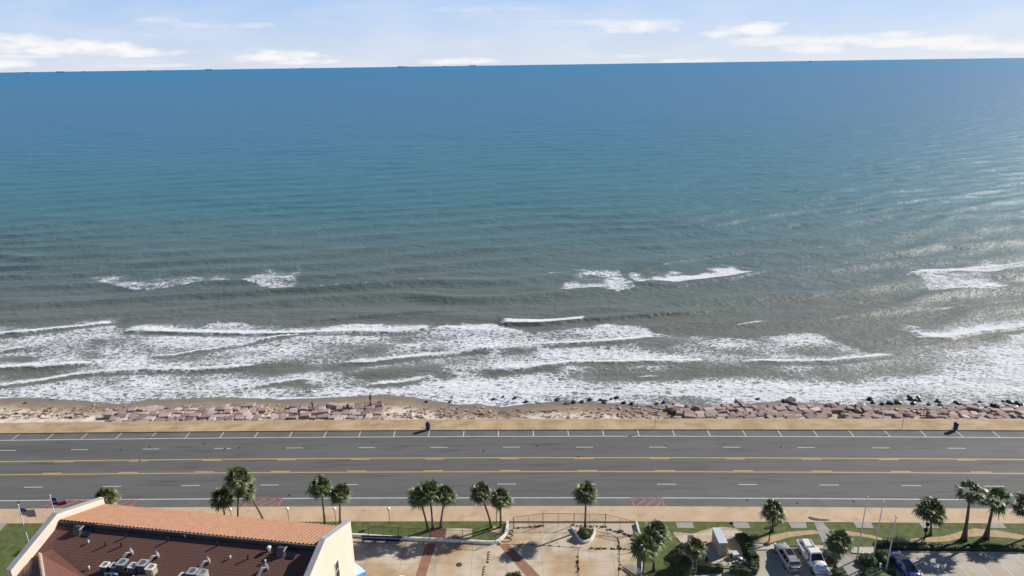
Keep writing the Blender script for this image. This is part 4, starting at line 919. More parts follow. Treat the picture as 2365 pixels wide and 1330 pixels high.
MB().add([(LX, .04, 12.40), (0, .04, 12.40), (0, 6.45, 9.90), (LX, 6.45, 9.90)], [(0, 1, 2, 3)]).build('roof_underlay', m_dkmetal, tr)
MB().box((LX/2, -.08, 12.20), (-LX, .16, .42)).build('ridge_flashing', m_dkmetal, bld)
MB().box((LX/2, -.24, 11.97), (-LX, .16, .06)).build('ridge_flashing', m_dkmetal, bld)
rf = MB().add([(LX, -.02, 12.0), (LX, -13, 8.1), (0, -13, 8.1), (0, -.02, 12.0)], [(0, 1, 2, 3)]).build('shingle_roof', m_shing, bld)
# shingle courses as thin real steps
mb = MB(); t = -.3
while t > -9:
    z = 12+.3*t; mb.add([(LX+.01, t, z+.014), (-.01, t, z+.014), (-.01, t+.34, z+.102+.006), (LX+.01, t+.34, z+.102+.006), (LX+.01, t, z-.01), (-.01, t, z-.01)], [(0, 1, 2, 3), (4, 5, 1, 0)]); t -= .34
mb.build('shingle_courses', m_shing, rf)
# cross gable wing at the lower left
m_shr = overlay(mat('red_shingle', (.19, .075, .055), .9, (.24, .105, .08), 6, stretch=(1, 3, 1), bump=.02, bscale=7), (.14, .06, .05), 3, .55, .75, .6)
A_ = bl(91, 1279, 11.0); B_ = bl(104, 1360, 11.0); T_ = bl(120, 1268, 11.12); V_ = bl(222, 1352, 10.25)
A_, B_, T_, V_ = [np.array(q) for q in (A_, B_, T_, V_)]
wg = MB().add([tuple(A_+[.1, 0, .03]), tuple(B_+[.1, 0, .03]), tuple(V_+[0, 0, .05]), tuple(T_+[0, 0, .05])], [(0, 1, 2, 3)]).build('wing_roof', m_shr, bld)
C_ = np.array(bl(40, 1322, 10.25)); D_ = np.array(bl(34, 1372, 9.75))
m_tiled = overlay(mat('brown_wing_tile', (.24, .16, .12), .85, (.17, .11, .085), 3), (.1, .07, .055), 2, .5, .7, .7)  # browner and darker than the main tiles, with random dark patches
tiles(A_, B_, C_, D_, 'wing_tile_roof', m_tiled, bld, per=.30, row=.34, amp=.05)
rd = MB(); n = 12
for k in range(n):
    p = A_*(1-k/n)+B_*(k/n); q = A_*(1-(k+.96)/n)+B_*((k+.96)/n); rd.tube([tuple(p+[-.05, 0, .04]), tuple(q+[-.05, 0, .06])], [.15, .17], 8)
rd.build('ridge_tiles', mat('sandy_ridge_tile', (.46, .31, .22), .85, (.36, .24, .17), 4), bld)
MB().box(tuple((A_+B_)/2+[.20, 0, .06]), (.12, float(np.linalg.norm(B_-A_)), .08), rz=math.atan2(B_[1]-A_[1], B_[0]-A_[0])-math.pi/2).build('ridge_flashing', m_acw, bld)
# window in the right gable
wf = MB()
wt, wz, ww, wh = 1.95, 7.7, .95, 2.3
for c, d in (((.53, wt-ww/2, wz), (.07, .08, wh)), ((.53, wt+ww/2, wz), (.07, .08, wh)), ((.53, wt, wz-wh/2), (.07, ww+.08, .08)), ((.53, wt, wz+wh/2), (.07, ww+.08, .08)), ((.53, wt, wz), (.06, ww-.08, .07))): wf.box(c, d)
wo_ = wf.build('window', m_acw, bld); MB().box((.515, wt, wz), (.03, ww-.06, wh-.06)).build('pane', m_glass, wo_)
# fixed roof details
for k, (s_, t_, z_, h_) in enumerate(((-24.46, -2.09, 11.37, .55), (-22.59, -1.95, 11.42, .55), (-22.76, -.85, 11.74, .5), (-17.63, -.81, 11.76, .55), (-11.72, -.79, 11.76, .55), (-7.58, -1.89, 11.43, .55))):
    MB().tube([(s_, t_, z_-.1), (s_, t_, z_+h_*.7), (s_+.05, t_, z_+h_)], .085, 8).build('vent_pipe', m_blk, rf)
for s_, t_, z_ in ((-26.66, -1.94, 11.42), (-15.98, -.17, 11.95), (-9.55, -2.04, 11.39), (-5.5, -2.07, 11.38), (-24.46, -4.78, 10.57)):
    MB().lathe([(.06, -.1), (.06, .22), (.12, .24), (.12, .32), (.03, .38)], (s_, t_, z_), 8).build('vent_cap', m_acw, rf)
MB().lathe([(.12, -.1), (.12, .3), (.24, .34), (.26, .5), (.1, .62)], (-5.7, -.74, 11.78), 10).build('turbine_vent', m_acw, rf)
for s_, t_ in ((-27.67, -.75), (-3.0, -.87)):
    z = 12+.3*t_; M3 = Matrix.Rotation(math.atan(.3), 3, 'X') @ Matrix.Rotation(-.02, 3, 'Z')
    MB().box((s_, t_, z+.06), (.85, 1.1, .1), M4=M3).build('skylight', m_glass, rf)
for s_, t_ in ((-28.85, -.75), (-4.23, -.87)):
    z = 12+.3*t_; hd = MB(); hd.add([(s_-.4, t_-.5, z-.15), (s_+.4, t_-.5, z-.15), (s_+.4, t_+.5, z+.1), (s_-.4, t_+.5, z+.1), (s_-.4, t_-.1, z+.75), (s_+.4, t_-.1, z+.75), (s_+.4, t_+.5, z+.55), (s_-.4, t_+.5, z+.55)],
        [(0, 1, 5, 4), (1, 2, 6, 5), (2, 3, 7, 6), (3, 0, 4, 7), (4, 5, 6, 7)]); o_ = hd.build('roof_hatch', m_dkmetal, rf)
    MB().box((s_+.43, t_+.1, z+.5), (.06, .8, .12)).build('hatch_rim', m_cap, o_)
for s_, t_ in ((-20.85, -2.85), (-17.71, -2.89), (-11.69, -2.91), (-5.02, -2.95)):
    z = 12+.3*t_; g = MB(); g.add([(s_-.20, t_, z+.45), (s_+.20, t_, z+.45), (s_+.20, t_+.28, z+.4), (s_-.20, t_+.28, z+.4), (s_, t_+.12, z+1.0), (s_-.20, t_, z+.15), (s_+.20, t_, z+.15), (s_+.20, t_+.28, z), (s_-.20, t_+.28, z)],
        [(0, 1, 4), (1, 2, 4), (2, 3, 4), (3, 0, 4), (0, 5, 6, 1), (1, 6, 7, 2), (2, 7, 8, 3), (3, 8, 5, 0)]); g.build('line_hood', m_galv, rf)
    pl = MB()
    for q in (-.14, 0, .14): pl.tube([(s_+q, t_+.02, z+.5), (s_+q-.1, t_-.35, z+.62), (s_+q-.35, t_-1.1, z+.1)], .018, 6)
    pl.build('refrigerant_pipes', m_acw, rf)
bpy.context.view_layer.update()
def bworld(s_, t_, z_): return (BO[0]+s_*bu[0]+t_*bv[0], BO[1]+s_*bu[1]+t_*bv[1], z_)
def ac_unit(s_, t_, label, sz=.85, hgt=.85, m=m_acw, ms=m_acd, rz=0.0, base=None):  # default side colour is much darker than the top ring
    z = (12+.3*t_+.12) if base is None else base
    t = empty('condenser_unit', bworld(s_, t_, z), BA+rz); tag(t, label, 'air conditioner', 'condenser units on the shingle roof')
    h = sz/2; b_ = MB(); c = .12*sz
    oc = [(-h+c, -h), (h-c, -h), (h, -h+c), (h, h-c), (h-c, h), (-h+c, h), (-h, h-c), (-h, -h+c)]
    b_.prism([(x*.96, y*.96) for x, y in oc], .08, hgt-.06); b_.build('casing', ms, t)
    ring = MB(); nn = 24; r0 = h*.72; r1 = r0*.98
    ang = [2*math.pi*k/nn for k in range(nn)]
    def sq(a):
        cx_, sy_ = math.cos(a), math.sin(a); k = h/max(abs(cx_), abs(sy_)); k = min(k, h*1.30); return cx_*k, sy_*k
    vs = [(*sq(a), hgt-.05) for a in ang]+[(*sq(a), hgt+.03) for a in ang]+[(r0*math.cos(a), r0*math.sin(a), hgt+.05) for a in ang]+[(r1*math.cos(a), r1*math.sin(a), hgt-.07) for a in ang]
    ring.add(vs, [(q*nn+k, q*nn+(k+1) % nn, (q+1)*nn+(k+1) % nn, (q+1)*nn+k) for q in range(3) for k in range(nn)]); ring.build('top_ring', m, t)
    MB().lathe([(.02, hgt-.02), (r0*.3, hgt-.03), (r0*.3, hgt-.06)], n=12).build('fan_hub', m_blk, t)
    fb = MB()
    for k in range(5):
        a = k*2*math.pi/5; p = lambda r, aa, z: (r*math.cos(aa), r*math.sin(aa), z)
        fb.add([p(r0*.25, a, hgt-.05), p(r0*.92, a-.1, hgt-.07), p(r0*.92, a+.5, hgt-.12), p(r0*.25, a+.6, hgt-.08)], [(0, 1, 2, 3)])
    fb.build('fan_blades', m_galv, t)
    g_ = MB()
    for k in range(-3, 4): g_.box((k*r0*.27, 0, hgt+.045), (.012, 2*math.sqrt(max(.01, r0*r0-(k*r0*.27)**2)), .012))
    g_.build('grille', m_cap, t); 
    for k, (a, b2) in enumerate(((-1, -1), (1, 1))): MB().box((a*h*.7, b2*h*.7, .0), (.12, .12, .24)).build('foot', m_blk, t)
    return t
ac_unit(-22.33, -4.85, 'leftmost rooftop condenser of the left cluster with a dark casing', .85, .8)
ac_unit(-21.34, -4.75, 'rooftop condenser squeezed between two others in the left cluster', .8, .75)
ac_unit(-20.5, -4.55, 'large condenser at the right of the left cluster', 1.05, 1.0, m_cap)
ac_unit(-19.15, -4.65, 'white topped condenser at the left of the middle cluster', .9, .85)
ac_unit(-18.2, -4.4, 'grey topped condenser in the centre of the middle cluster', 1.05, 1.0, m_cap)
ac_unit(-17.05, -4.7, 'tan sided condenser at the right of the middle cluster', .95, .95, m_acw, m_actan)
ac_unit(-13.15, -5.05, 'low condenser with a rusty fan at the left of the right cluster', .85, .75)
ac_unit(-12.25, -4.7, 'grey topped condenser in the centre of the right cluster', 1.0, 1.0, m_cap)
ac_unit(-11.15, -4.7, 'grey condenser at the right end of the right cluster', 1.0, .95, m_cap, m_cap)
ac_unit(-5.7, -4.9, 'condenser at the bottom edge near the right gable', .95, .75)
for s_, t_, lab in ((-21.2, -5.5, 'white pipe stand in front of the left condenser cluster'), (-17.9, -5.5, 'white pipe stand in front of the middle condenser cluster')):
    z = 12+.3*t_; t = empty('pipe_stand', bworld(s_, t_, z), BA); tag(t, lab, 'stand'); f_ = MB()
    f_.box((0, 0, .62), (1.6, .10, .08)); f_.box((0, .35, .5), (.9, .1, .08)); [f_.box((q, 0, .3), (.08, .08, .62)) for q in (-.7, 0, .7)]
    f_.build('frame', m_acw, t)
# ------------------------------------------------------------------ flagpoles and flags
def flagpole(tx_, ty_, h, label, ball=True):
    x, y = W(tx_, ty_, h); t = empty('flagpole', (x, y, .1)); tag(t, label, 'flagpole')
    MB().tube([(0, 0, 0), (0, 0, h*.5), (0, 0, h-.15)], [.085, .07, .045], 10).build('pole', m_pole, t, True)
    MB().lathe([(.03, h-.2), (.12, h-.12), (.13, h-.04), (.06, h+.04), (.01, h+.05)], n=10).build('finial', m_galv, t, True)
    MB().lathe([(.2, 0), (.2, .05), (.1, .12)], n=10).build('base_collar', m_galv, t)
    return x, y
f1 = flagpole(42, 1167, 10, 'leftmost flagpole flying the striped flag'); f2 = flagpole(115, 1145, 10, 'flagpole flying the lone star flag beside the left gable')
flagpole(2003, 1149, 9.5, 'leftmost of the three bare flagpoles by the footpath'); flagpole(2040, 1159, 9.5, 'middle one of the three bare flagpoles'); flagpole(2070, 1194, 8.6, 'right and shortest of the three bare flagpoles')
m_fr = mat('flag_red', (.50, .03, .035), .8); m_fw = mat('flag_white', (.75, .75, .74), .8); m_fb = mat('flag_blue', (.02, .03, .15), .8)
def flag(x, y, ztop, wdt, hgt, us, label, droop):
    nx, nz = 26, 26; vs = []; fs = []; mi = []
    for j in range(nz+1):
        for i in range(nx+1):
            u_, v_ = i/nx, j/nz; vs.append((.08+u_*wdt*.97, .13*u_*math.sin(u_*7+v_*1.5), -v_*hgt-droop*u_**1.3*(.6+.4*v_)+.04*math.sin(u_*9)))
    for j in range(nz):
        for i in range(nx):
            fs.append((j*(nx+1)+i, j*(nx+1)+i+1, (j+1)*(nx+1)+i+1, (j+1)*(nx+1)+i)); u_, v_ = (i+.5)/nx, (j+.5)/nz
            if us: m_ = 2 if (u_ < .4 and j < 14) else (0 if (j//2) % 2 == 0 else 1)
            else: m_ = 2 if u_ < .34 else (1 if v_ < .5 else 0)
            mi.append(m_)
    t = empty('flag', (x, y, ztop)); tag(t, label, 'flag'); c = MB(); c.v, c.f, c.mi = vs, fs, mi
    st_ = c; pts = [(u_, v_) for r in range(9) for u_, v_ in [(.035+.055*(k+(r % 2)*.5), .05+.052*r) for k in range(6 if r % 2 == 0 else 5)]] if us else [(.17, .5)]
    rs = .022 if us else .20
    for u_, v_ in pts:
        cx_ = .08+u_*wdt*.97; cz_ = -v_*hgt-droop*u_**1.3*(.6+.4*v_)+.04*math.sin(u_*9); cy_ = .13*u_*math.sin(u_*7+v_*1.5)
        for sgn in (-1, 1):
            st_.add([(cx_+rs*(1 if k % 2 == 0 else .4)*math.sin(k*math.pi/5), cy_+sgn*.02, cz_+rs*(1 if k % 2 == 0 else .4)*math.cos(k*math.pi/5)) for k in range(10)], [tuple(range(10))], 1)
    c.build('cloth', [m_fr, m_fw, m_fb], t)
flag(f1[0], f1[1], 9.55, 1.75, 1.0, True, 'flag with red and white stripes and a starred blue canton', .45)
flag(f2[0], f2[1], 9.65, 1.75, 1.05, False, 'flag with one white star on blue and white over red bands', .06)
# ------------------------------------------------------------------ chain link fences
def chainlink(pts, h, label, z=.03, tops=None):
    P = [Vector((*W(px, py, z), z)) for px, py in pts]; o = P[0].copy(); P = [p-o for p in P]
    t = empty('chain_link_fence', o); tag(t, label, 'fence')
    for p in P: MB().tube([p, p+Vector((0, 0, h+.05))], .05, 7).build('post', m_fence, t)
    r_ = MB(); [r_.tube([P[i]+Vector((0, 0, h)), P[i+1]+Vector((0, 0, h))], .028, 6) for i in range(len(P)-1)]
    for i in range(len(P)-1):
        m_ = (P[i]+P[i+1])/2; r_.tube([m_, m_+Vector((0, 0, h))], .022, 5)
    r_.build('rail', m_fence, t)
    wm = MB()
    for i in range(len(P)-1):
        a, b_ = P[i], P[i+1]; L = (b_-a).length; d = (b_-a)/L; s = -h
        while s < L:
            for sg in (1, -1):
                u0 = s if sg == 1 else s+h; u1 = s+h if sg == 1 else s; z0, z1 = 0.0, h
                def cl(u0, z0, u1, z1):
                    if u0 == u1: return None
                    res = []
                    for (ua, za, ub, zb) in ((u0, z0, u1, z1), (u1, z1, u0, z0)):
                        if ua < 0: za = za+(zb-za)*(0-ua)/(ub-ua); ua = 0
                        if ua > L: za = za+(zb-za)*(L-ua)/(ub-ua); ua = L
                        res.append((ua, za))
                    return res
                (ua, za), (ub, zb) = cl(u0, z0, u1, z1)
                if abs(ua-ub) < .05: continue
                p = a+d*ua+Vector((0, 0, za)); q = a+d*ub+Vector((0, 0, zb)); up_ = Vector((0, 0, .005))
                wm.add([p-up_, q-up_, q+up_, p+up_], [(0, 1, 2, 3)])
            s += .16
    wm.build('wire_mesh', m_fence, t)
chainlink([(1186, 1222), (1254, 1213), (1325.5, 1213.5), (1397.7, 1215), (1465, 1232)], 1.95, 'bowed chain link fence closing the cracked court off from the pavement')
chainlink([(852, 1240), (921, 1243.5), (995, 1247.5), (1069, 1250), (1144, 1255), (1186, 1222)], 1.75, 'thin chain link fence running along the white curved kerb')
# ------------------------------------------------------------------ odds and ends on the court
x, y = W(880, 1252, .05); t = empty('long_bench', (x, y, .03), R(-4)); tag(t, 'long blue bench coloured navy for the palm shade against the white kerb', 'bench')
MB().box((0, 0, .40), (5.2, .45, .06)).build('seat', m_bin, t); MB().box((0, .38, .62), (5.6, .06, .26)).build('backrest', m_bin, t)  # navy colour stands in for deep palm shade on the blue bench
for q in (-2.4, -.8, .8, 2.4): l_ = MB(); l_.box((q, 0, .18), (.06, .45, .36)); l_.box((q, .33, .37), (.06, .04, .7)); l_.build('leg', m_blk, t)
x, y = W(840, 1330, .0); t = empty('tarp_shelter', (x, y, .03), R(-9)); tag(t, 'bright blue tarp covered shelter against the cream gable wall', 'shelter')
MB().add([(-1.15, -2.2, 1.2), (.15, -2.2, .4), (.15, .4, .4), (-1.15, .4, 1.6), (-1.15, -2.2, 0), (.15, -2.2, 0), (.15, .4, 0), (-1.15, .4, 0)], [(0, 1, 2, 3), (4, 5, 1, 0), (5, 6, 2, 1), (6, 7, 3, 2), (7, 4, 0, 3)]).build('tarp', overlay(mat('blue_tarp', (.01, .13, .42), .4, (.02, .20, .52), 2, bump=.05, bscale=3), (.5, .6, .7), 2.2, .66, .7, .8), t)
x, y = W(926, 1350, .0); t = empty('water_tank', (x, y, .03)); tag(t, 'white ribbed round tank with a blue band at the bottom edge', 'tank')
MB().lathe([(.74, 0), (.78, .1), (.74, .2), (.78, .3), (.74, .4), (.78, .5), (.74, .6), (.78, .7), (.70, .8), (.4, .95), (.15, 1.0)], n=20).build('body', m_acw, t, True)
MB().lathe([(.79, .02), (.80, .1), (.79, .18)], n=20).build('band', m_tarp, t)
for px, py, lab in ((1128, 1287, 'yellow and black speed bump nearest the curved kerb'), (1117, 1322, 'yellow and black speed bump at the bottom edge of the court')):
    x, y = W(px, py, .03); t = empty('speed_bump', (x, y, .034), R(-3)); tag(t, lab, 'speed bump')
    for k in range(9):
        b_ = MB(); y0 = -1.05+k*.235; b_.add([(-.19, y0, 0), (.19, y0, 0), (.09, y0, .06), (-.09, y0, .06), (-.19, y0+.235, 0), (.19, y0+.235, 0), (.09, y0+.235, .06), (-.09, y0+.235, .06)], [(0, 1, 2, 3), (4, 7, 6, 5), (0, 3, 7, 4), (3, 2, 6, 7), (1, 5, 6, 2)])
        b_.build('bump_block', m_yel if k % 2 else m_blk, t)
for k, (px, py, r) in enumerate(((1169, 1247, .5), (1176, 1237, .4), (1181, 1228, .35), (1152, 1256, .3))):
    x, y = W(px, py, .05); t = MB(); c = [(x+r*(1+.5*math.cos(k))*math.cos(a), y+r*.8*math.sin(a), .06+.02*q) for q in range(2) for a in np.linspace(0, 6.28, 13)]
    tag(t.tube(c, .035, 6).build('hose_coil', m_hose), ['largest dark hose coil beside the curved white kerb', 'middle dark hose coil along the kerb', 'hose coil nearest the first fence post', 'smallest dark hose coil at the kerb bend'][k], 'hose')
for px, py, r, lab in ((1060, 1304, .42, 'round dark drain cover on the middle of the court'), (1434, 1227, .40, 'dark drain cover near the right end of the bowed fence')):
    x, y = W(px, py, .03); t = MB(); t.lathe([(r, 0), (r*.95, .015), (.05, .018)], (x, y, .037), 14); tag(t.build('drain_cover', m_acd), lab, 'drain cover')
mb = MB(); r_ = random.Random(8)
for (x0, y0, x1_, y1_, n_) in ((1360, 1266, 1450, 1268, 150), (1400, 1222, 1466, 1240, 110), (1334, 1282, 1336, 1330, 60), (1180, 1257, 1340, 1263, 50), (1186, 1220, 1260, 1214, 130), (1320, 1214, 1400, 1217, 120), (1000, 1250, 1150, 1256, 60), (1428, 1240, 1432, 1330, 60), (1450, 1234, 1478, 1262, 90)):
    for _ in range(int(n_*.55)):
        q = r_.random(); x, y = W(x0+(x1_-x0)*q+r_.gauss(0, 1.5), y0+(y1_-y0)*q+r_.gauss(0, 1.0), .04); s = r_.uniform(.06, .2); a = r_.uniform(0, 6.28)
        mb.add([(x-s*math.cos(a), y-s*math.sin(a), .04), (x+s*math.cos(a), y+s*math.sin(a), .04), (x+s*.5*math.sin(a), y-s*.5*math.cos(a), .05+s)], [(0, 1, 2)])
tag(mb.build('joint_weeds', mat('dry_weed', (.12, .09, .035), .9, (.06, .065, .02), 3)), 'weed tufts growing in the cracks of the court', 'weeds', kind='stuff')
ck = MB()
for pl_ in ([(1380, 1236), (1425, 1241), (1455, 1236)], [(1426, 1241), (1431, 1262), (1430, 1300), (1428, 1335)], [(1431, 1282), (1455, 1276)], [(1170, 1257), (1230, 1258), (1335, 1265)], [(1336, 1265), (1334, 1300), (1335, 1335)], [(1375, 1226), (1400, 1231), (1426, 1241)]):
    for (a, b_) in zip(pl_, pl_[1:]):
        A2, B2 = Vector(W(*a, .03)), Vector(W(*b_, .03)); d = (B2-A2).normalized(); nn_ = Vector((-d.y, d.x))*.04
        ck.add([(*(A2-nn_), .039), (*(B2-nn_), .039), (*(B2+nn_), .039), (*(A2+nn_), .039)], [(0, 1, 2, 3)])
ck.build('court_cracks', m_hose, bpy.data.objects['court'])
x, y = W(1462, 1322, .03); t = empty('ladder_stack', (x, y, .03), R(35)); tag(t, 'heap of silver ladders and folded frames against the white kerb wall', 'ladder')
for k in range(4):
    l_ = MB(); o_ = (k-1.5)*.28; zz = .12+.1*k
    for sd in (-.19, .19): l_.box((o_+sd, 0, zz), (.045, 3.2-.3*k, .07), rz=.06*k)
    for q in np.arange(-1.3, 1.31, .3): l_.box((o_, q*(1-.1*k), zz), (.38, .035, .035), rz=.06*k)
    l_.build('ladder', m_galv, t)
MB().box((-1.25, -.7, .35), (.9, .9, .06), M4=Matrix.Rotation(.5, 3, 'Y')).build('dark_panel', m_glass, t)
# ------------------------------------------------------------------ utility yard
xa, ya = W(1658, 1285.5, .12); t = empty('utility_cabinet', (xa, ya, .12)); tag(t, 'tall cream utility cabinet with a pale grey flat roof in the walled yard', 'cabinet')
MB().box((.52, 1.5, 1.05), (1.04, 3.0, 2.1)).build('body', m_cabw, t)
MB().box((.52, 1.5, 2.14), (1.14, 3.12, .08)).build('roof', m_cabr, t)
for q in (.75, 1.5, 2.25): MB().box((1.05, q, 1.0), (.03, .04, 1.9)).build('door_seam', m_dkmetal, t)
MB().box((.52, -.012, 1.55), (.14, .02, .16)).build('handle', m_blk, t)
def slab(pts, h, label, m=m_walk, name='concrete_slab'):
    P = [W(a, b_, .3) for a, b_ in pts]; return tag(MB().prism(P, .12, h).build(name, m), label, 'slab')
slab([(1672, 1240), (1702, 1240), (1716, 1281), (1684, 1281)], .42, 'raised pale slab to the right of the utility cabinet')
slab([(1600, 1236), (1631, 1236), (1634, 1250), (1602, 1252)], .3, 'pale slab on the shell gravel left of the utility cabinet')
x, y = W(1594, 1254, .12); t = empty('meter_box', (x, y, .12)); tag(t, 'small grey meter box in front of the pale slab', 'box')
MB().box((0, 0, .5), (.7, .45, 1.0)).build('body', m_cap, t); MB().box((0, 0, 1.03), (.78, .52, .06)).build('lid', m_acd, t)
x, y = W(1701, 1296, .12); t = empty('valve_assembly', (x, y, .12), R(8)); tag(t, 'pipe and valve assembly with blue grey fittings beside the long hedge', 'pipework')
p_ = MB(); p_.tube([(-1.4, .5, 0), (-1.4, .5, .7), (-.4, .7, .7), (-.4, .7, 0)], .06, 8); p_.tube([(-1.3, -.4, 0), (-1.3, -.4, .6), (.4, -.5, .6), (.4, -.5, 0)], .07, 8); p_.tube([(-.5, 1.2, .1), (-.2, -1.0, .3)], .05, 6); p_.build('pipes', m_blk, t)
MB().box((.1, .75, .45), (.8, .75, .5), rz=.1).build('pump_housing', m_cabr, t)
v_ = MB(); v_.lathe([(.28, .2), (.32, .4), (.3, .6), (.1, .7)], (.35, -.15, 0), 10); v_.lathe([(.2, .2), (.24, .5), (.1, .6)], (.75, -.65, 0), 10); v_.box((.5, -.4, .55), (.9, .12, .12), rz=-.6); v_.box((.2, -.75, .4), (.7, .1, .1), rz=.5); v_.build('valves', m_galv, t)
x, y = W(1632, 1295, .12); t = empty('shed_fan', (x, y, .12)); tag(t, 'small dark pump in the shade left of the utility cabinet', 'pump')
MB().lathe([(.3, 0), (.34, .3), (.3, .6), (.12, .7)], n=12).build('casing', m_hose, t, True); MB().tube([(0, 0, .6), (.1, -.3, .9), (.12, -.6, .2)], .05, 8).build('outlet_pipe', m_cabw, t)
x, y = W(2030, 1326, .1); t = empty('garden_spotlight', (x, y, .12)); tag(t, 'small dark spotlight post with a white hood in the low bush', 'lamp')
MB().tube([(0, 0, 0), (0, 0, 1.0)], .05, 8).build('post', m_blk, t); MB().tube([(0, 0, .95), (.05, .15, 1.5)], [.09, .13], 8).build('hood', m_acw, t)
x, y = W(2041, 1306, .1); t = empty('boulder_light', (x, y, .12)); tag(t, 'pale round lantern beside the spotlight in the bushes', 'lamp')
MB().lathe([(.05, 0), (.05, .8), (.25, .85), (.3, 1.05), (.2, 1.25), (.02, 1.3)], n=12).build('globe', m_sage, t, True)
x, y = W(2055, 1312, .1)
# ------------------------------------------------------------------ vehicles (nose towards local +y)
def loft(st, mat_, name, parent):
    vs = []; fs = []; n = 0
    for (y, w_, z0, zs, zt) in st:
        h = [(w_*.90, z0), (w_, z0+.14), (w_*1.0, (z0+zs)/2), (w_*.97, zs-.05), (w_*.90, zs), (w_*.55, zt), (0, zt+.015)]
        row = [(-a, y, b_) for a, b_ in h]+[(a, y, b_) for a, b_ in h[-2::-1]]; n = len(row); vs += row
    for i in range(len(st)-1): fs += [(i*n+k, i*n+k+1, (i+1)*n+k+1, (i+1)*n+k) for k in range(n-1)]+[(i*n+n-1, i*n, (i+1)*n, (i+1)*n+n-1)]
    fs += [tuple(range(n)), tuple(range((len(st)-1)*n, len(st)*n))[::-1]]
    return MB().add(vs, fs).build(name, mat_, parent, True)
def cabin(parent, paint, yb, yf, rb, rf_, wb, wr, zb, zr, wins):
    b_ = [(-wb, yb), (wb, yb), (wb, yf), (-wb, yf)]; r_ = [(-wr, rb), (wr, rb), (wr, rf_), (-wr, rf_)]
    def P3(u, v, e, off=0.0):                                # e: side edge 0 rear,1 right,2 front,3 left
        a, c = b_[e], b_[(e+1) % 4]; d, f = r_[e], r_[(e+1) % 4]
        lo = Vector((a[0]+(c[0]-a[0])*u, a[1]+(c[1]-a[1])*u, zb)); hi = Vector((d[0]+(f[0]-d[0])*u, d[1]+(f[1]-d[1])*u, zr)); p = lo.lerp(hi, v)
        nrm = (Vector((c[0]-a[0], c[1]-a[1], 0)).cross(hi-lo)).normalized(); return p+nrm*off
    cb = MB(); cb.add([(x, y, zb) for x, y in b_]+[(x, y, zr) for x, y in r_]+[(x*.86, rb+(rf_-rb)*(.06 if y < (rb+rf_)/2 else .94), zr+.05) for x, y in r_],
        [(0, 1, 5, 4), (1, 2, 6, 5), (2, 3, 7, 6), (3, 0, 4, 7), (4, 5, 9, 8), (5, 6, 10, 9), (6, 7, 11, 10), (7, 4, 8, 11), (8, 9, 10, 11)]); cb.build('cabin', paint, parent)
    for e, u0, u1, v0, v1, nm in wins:
        vs = [P3(u0, v0, e, .012), P3(u1, v0, e, .012), P3(u1*.985+.015*u0, v1, e, .012), P3(u0*.985+.015*u1, v1, e, .012)]
        MB().add(vs, [(0, 1, 2, 3)]).build(nm, m_glass, parent)
def wheel(parent, x, y, r=.34, w_=.22):
    s = 1 if x > 0 else -1
    def disc(prof, m, nm, par): 
        n = 20; vs = [(x+a*s, y+rr2*math.cos(2*math.pi*k/n), r+rr2*math.sin(2*math.pi*k/n)) for a, rr2 in prof for k in range(n)]
        fs = [(i*n+k, i*n+(k+1) % n, (i+1)*n+(k+1) % n, (i+1)*n+k) for i in range(len(prof)-1) for k in range(n)]+[tuple(range((len(prof)-1)*n, len(prof)*n))]
        return MB().add(vs, fs).build(nm, m, par, True)
    wl_ = disc([(-w_, r*.9), (-w_+.02, r), (-.03, r), (0.01, r*.9), (.012, r*.5)], m_tyre, 'wheel', parent)
    disc([(.0, r*.66), (.02, r*.64), (.025, r*.2)], m_rim, 'rim', wl_)
    disc([(-.05, r*1.22), (-.008, r*1.2)], m_blk, 'wheel_arch', parent)
def common(t, w_, L, zlamp, paint, front=True):
    for s in (-1, 1):
        MB().box((s*w_*.70, L/2-.06, zlamp), (.36, .16, .16), rz=-s*.35).build('headlight', m_lamp, t)
        MB().box((s*w_*.78, -L/2+.05, zlamp+.12), (.26, .12, .20), rz=s*.3).build('tail_light', m_taill, t)
        MB().box((s*(w_+.09), .72*L/4.8, 1.04), (.20, .13, .15)).build('wing_mirror', paint, t)
    MB().box((0, -L/2-.015, .62), (.5, .03, .13)).build('number_plate', m_acw, t)
    MB().box((0, -L/2+.03, .42), (w_*1.7, .14, .22)).build('rear_bumper', paint, t); MB().box((0, L/2-.04, .42), (w_*1.65, .14, .24)).build('front_bumper', paint, t)
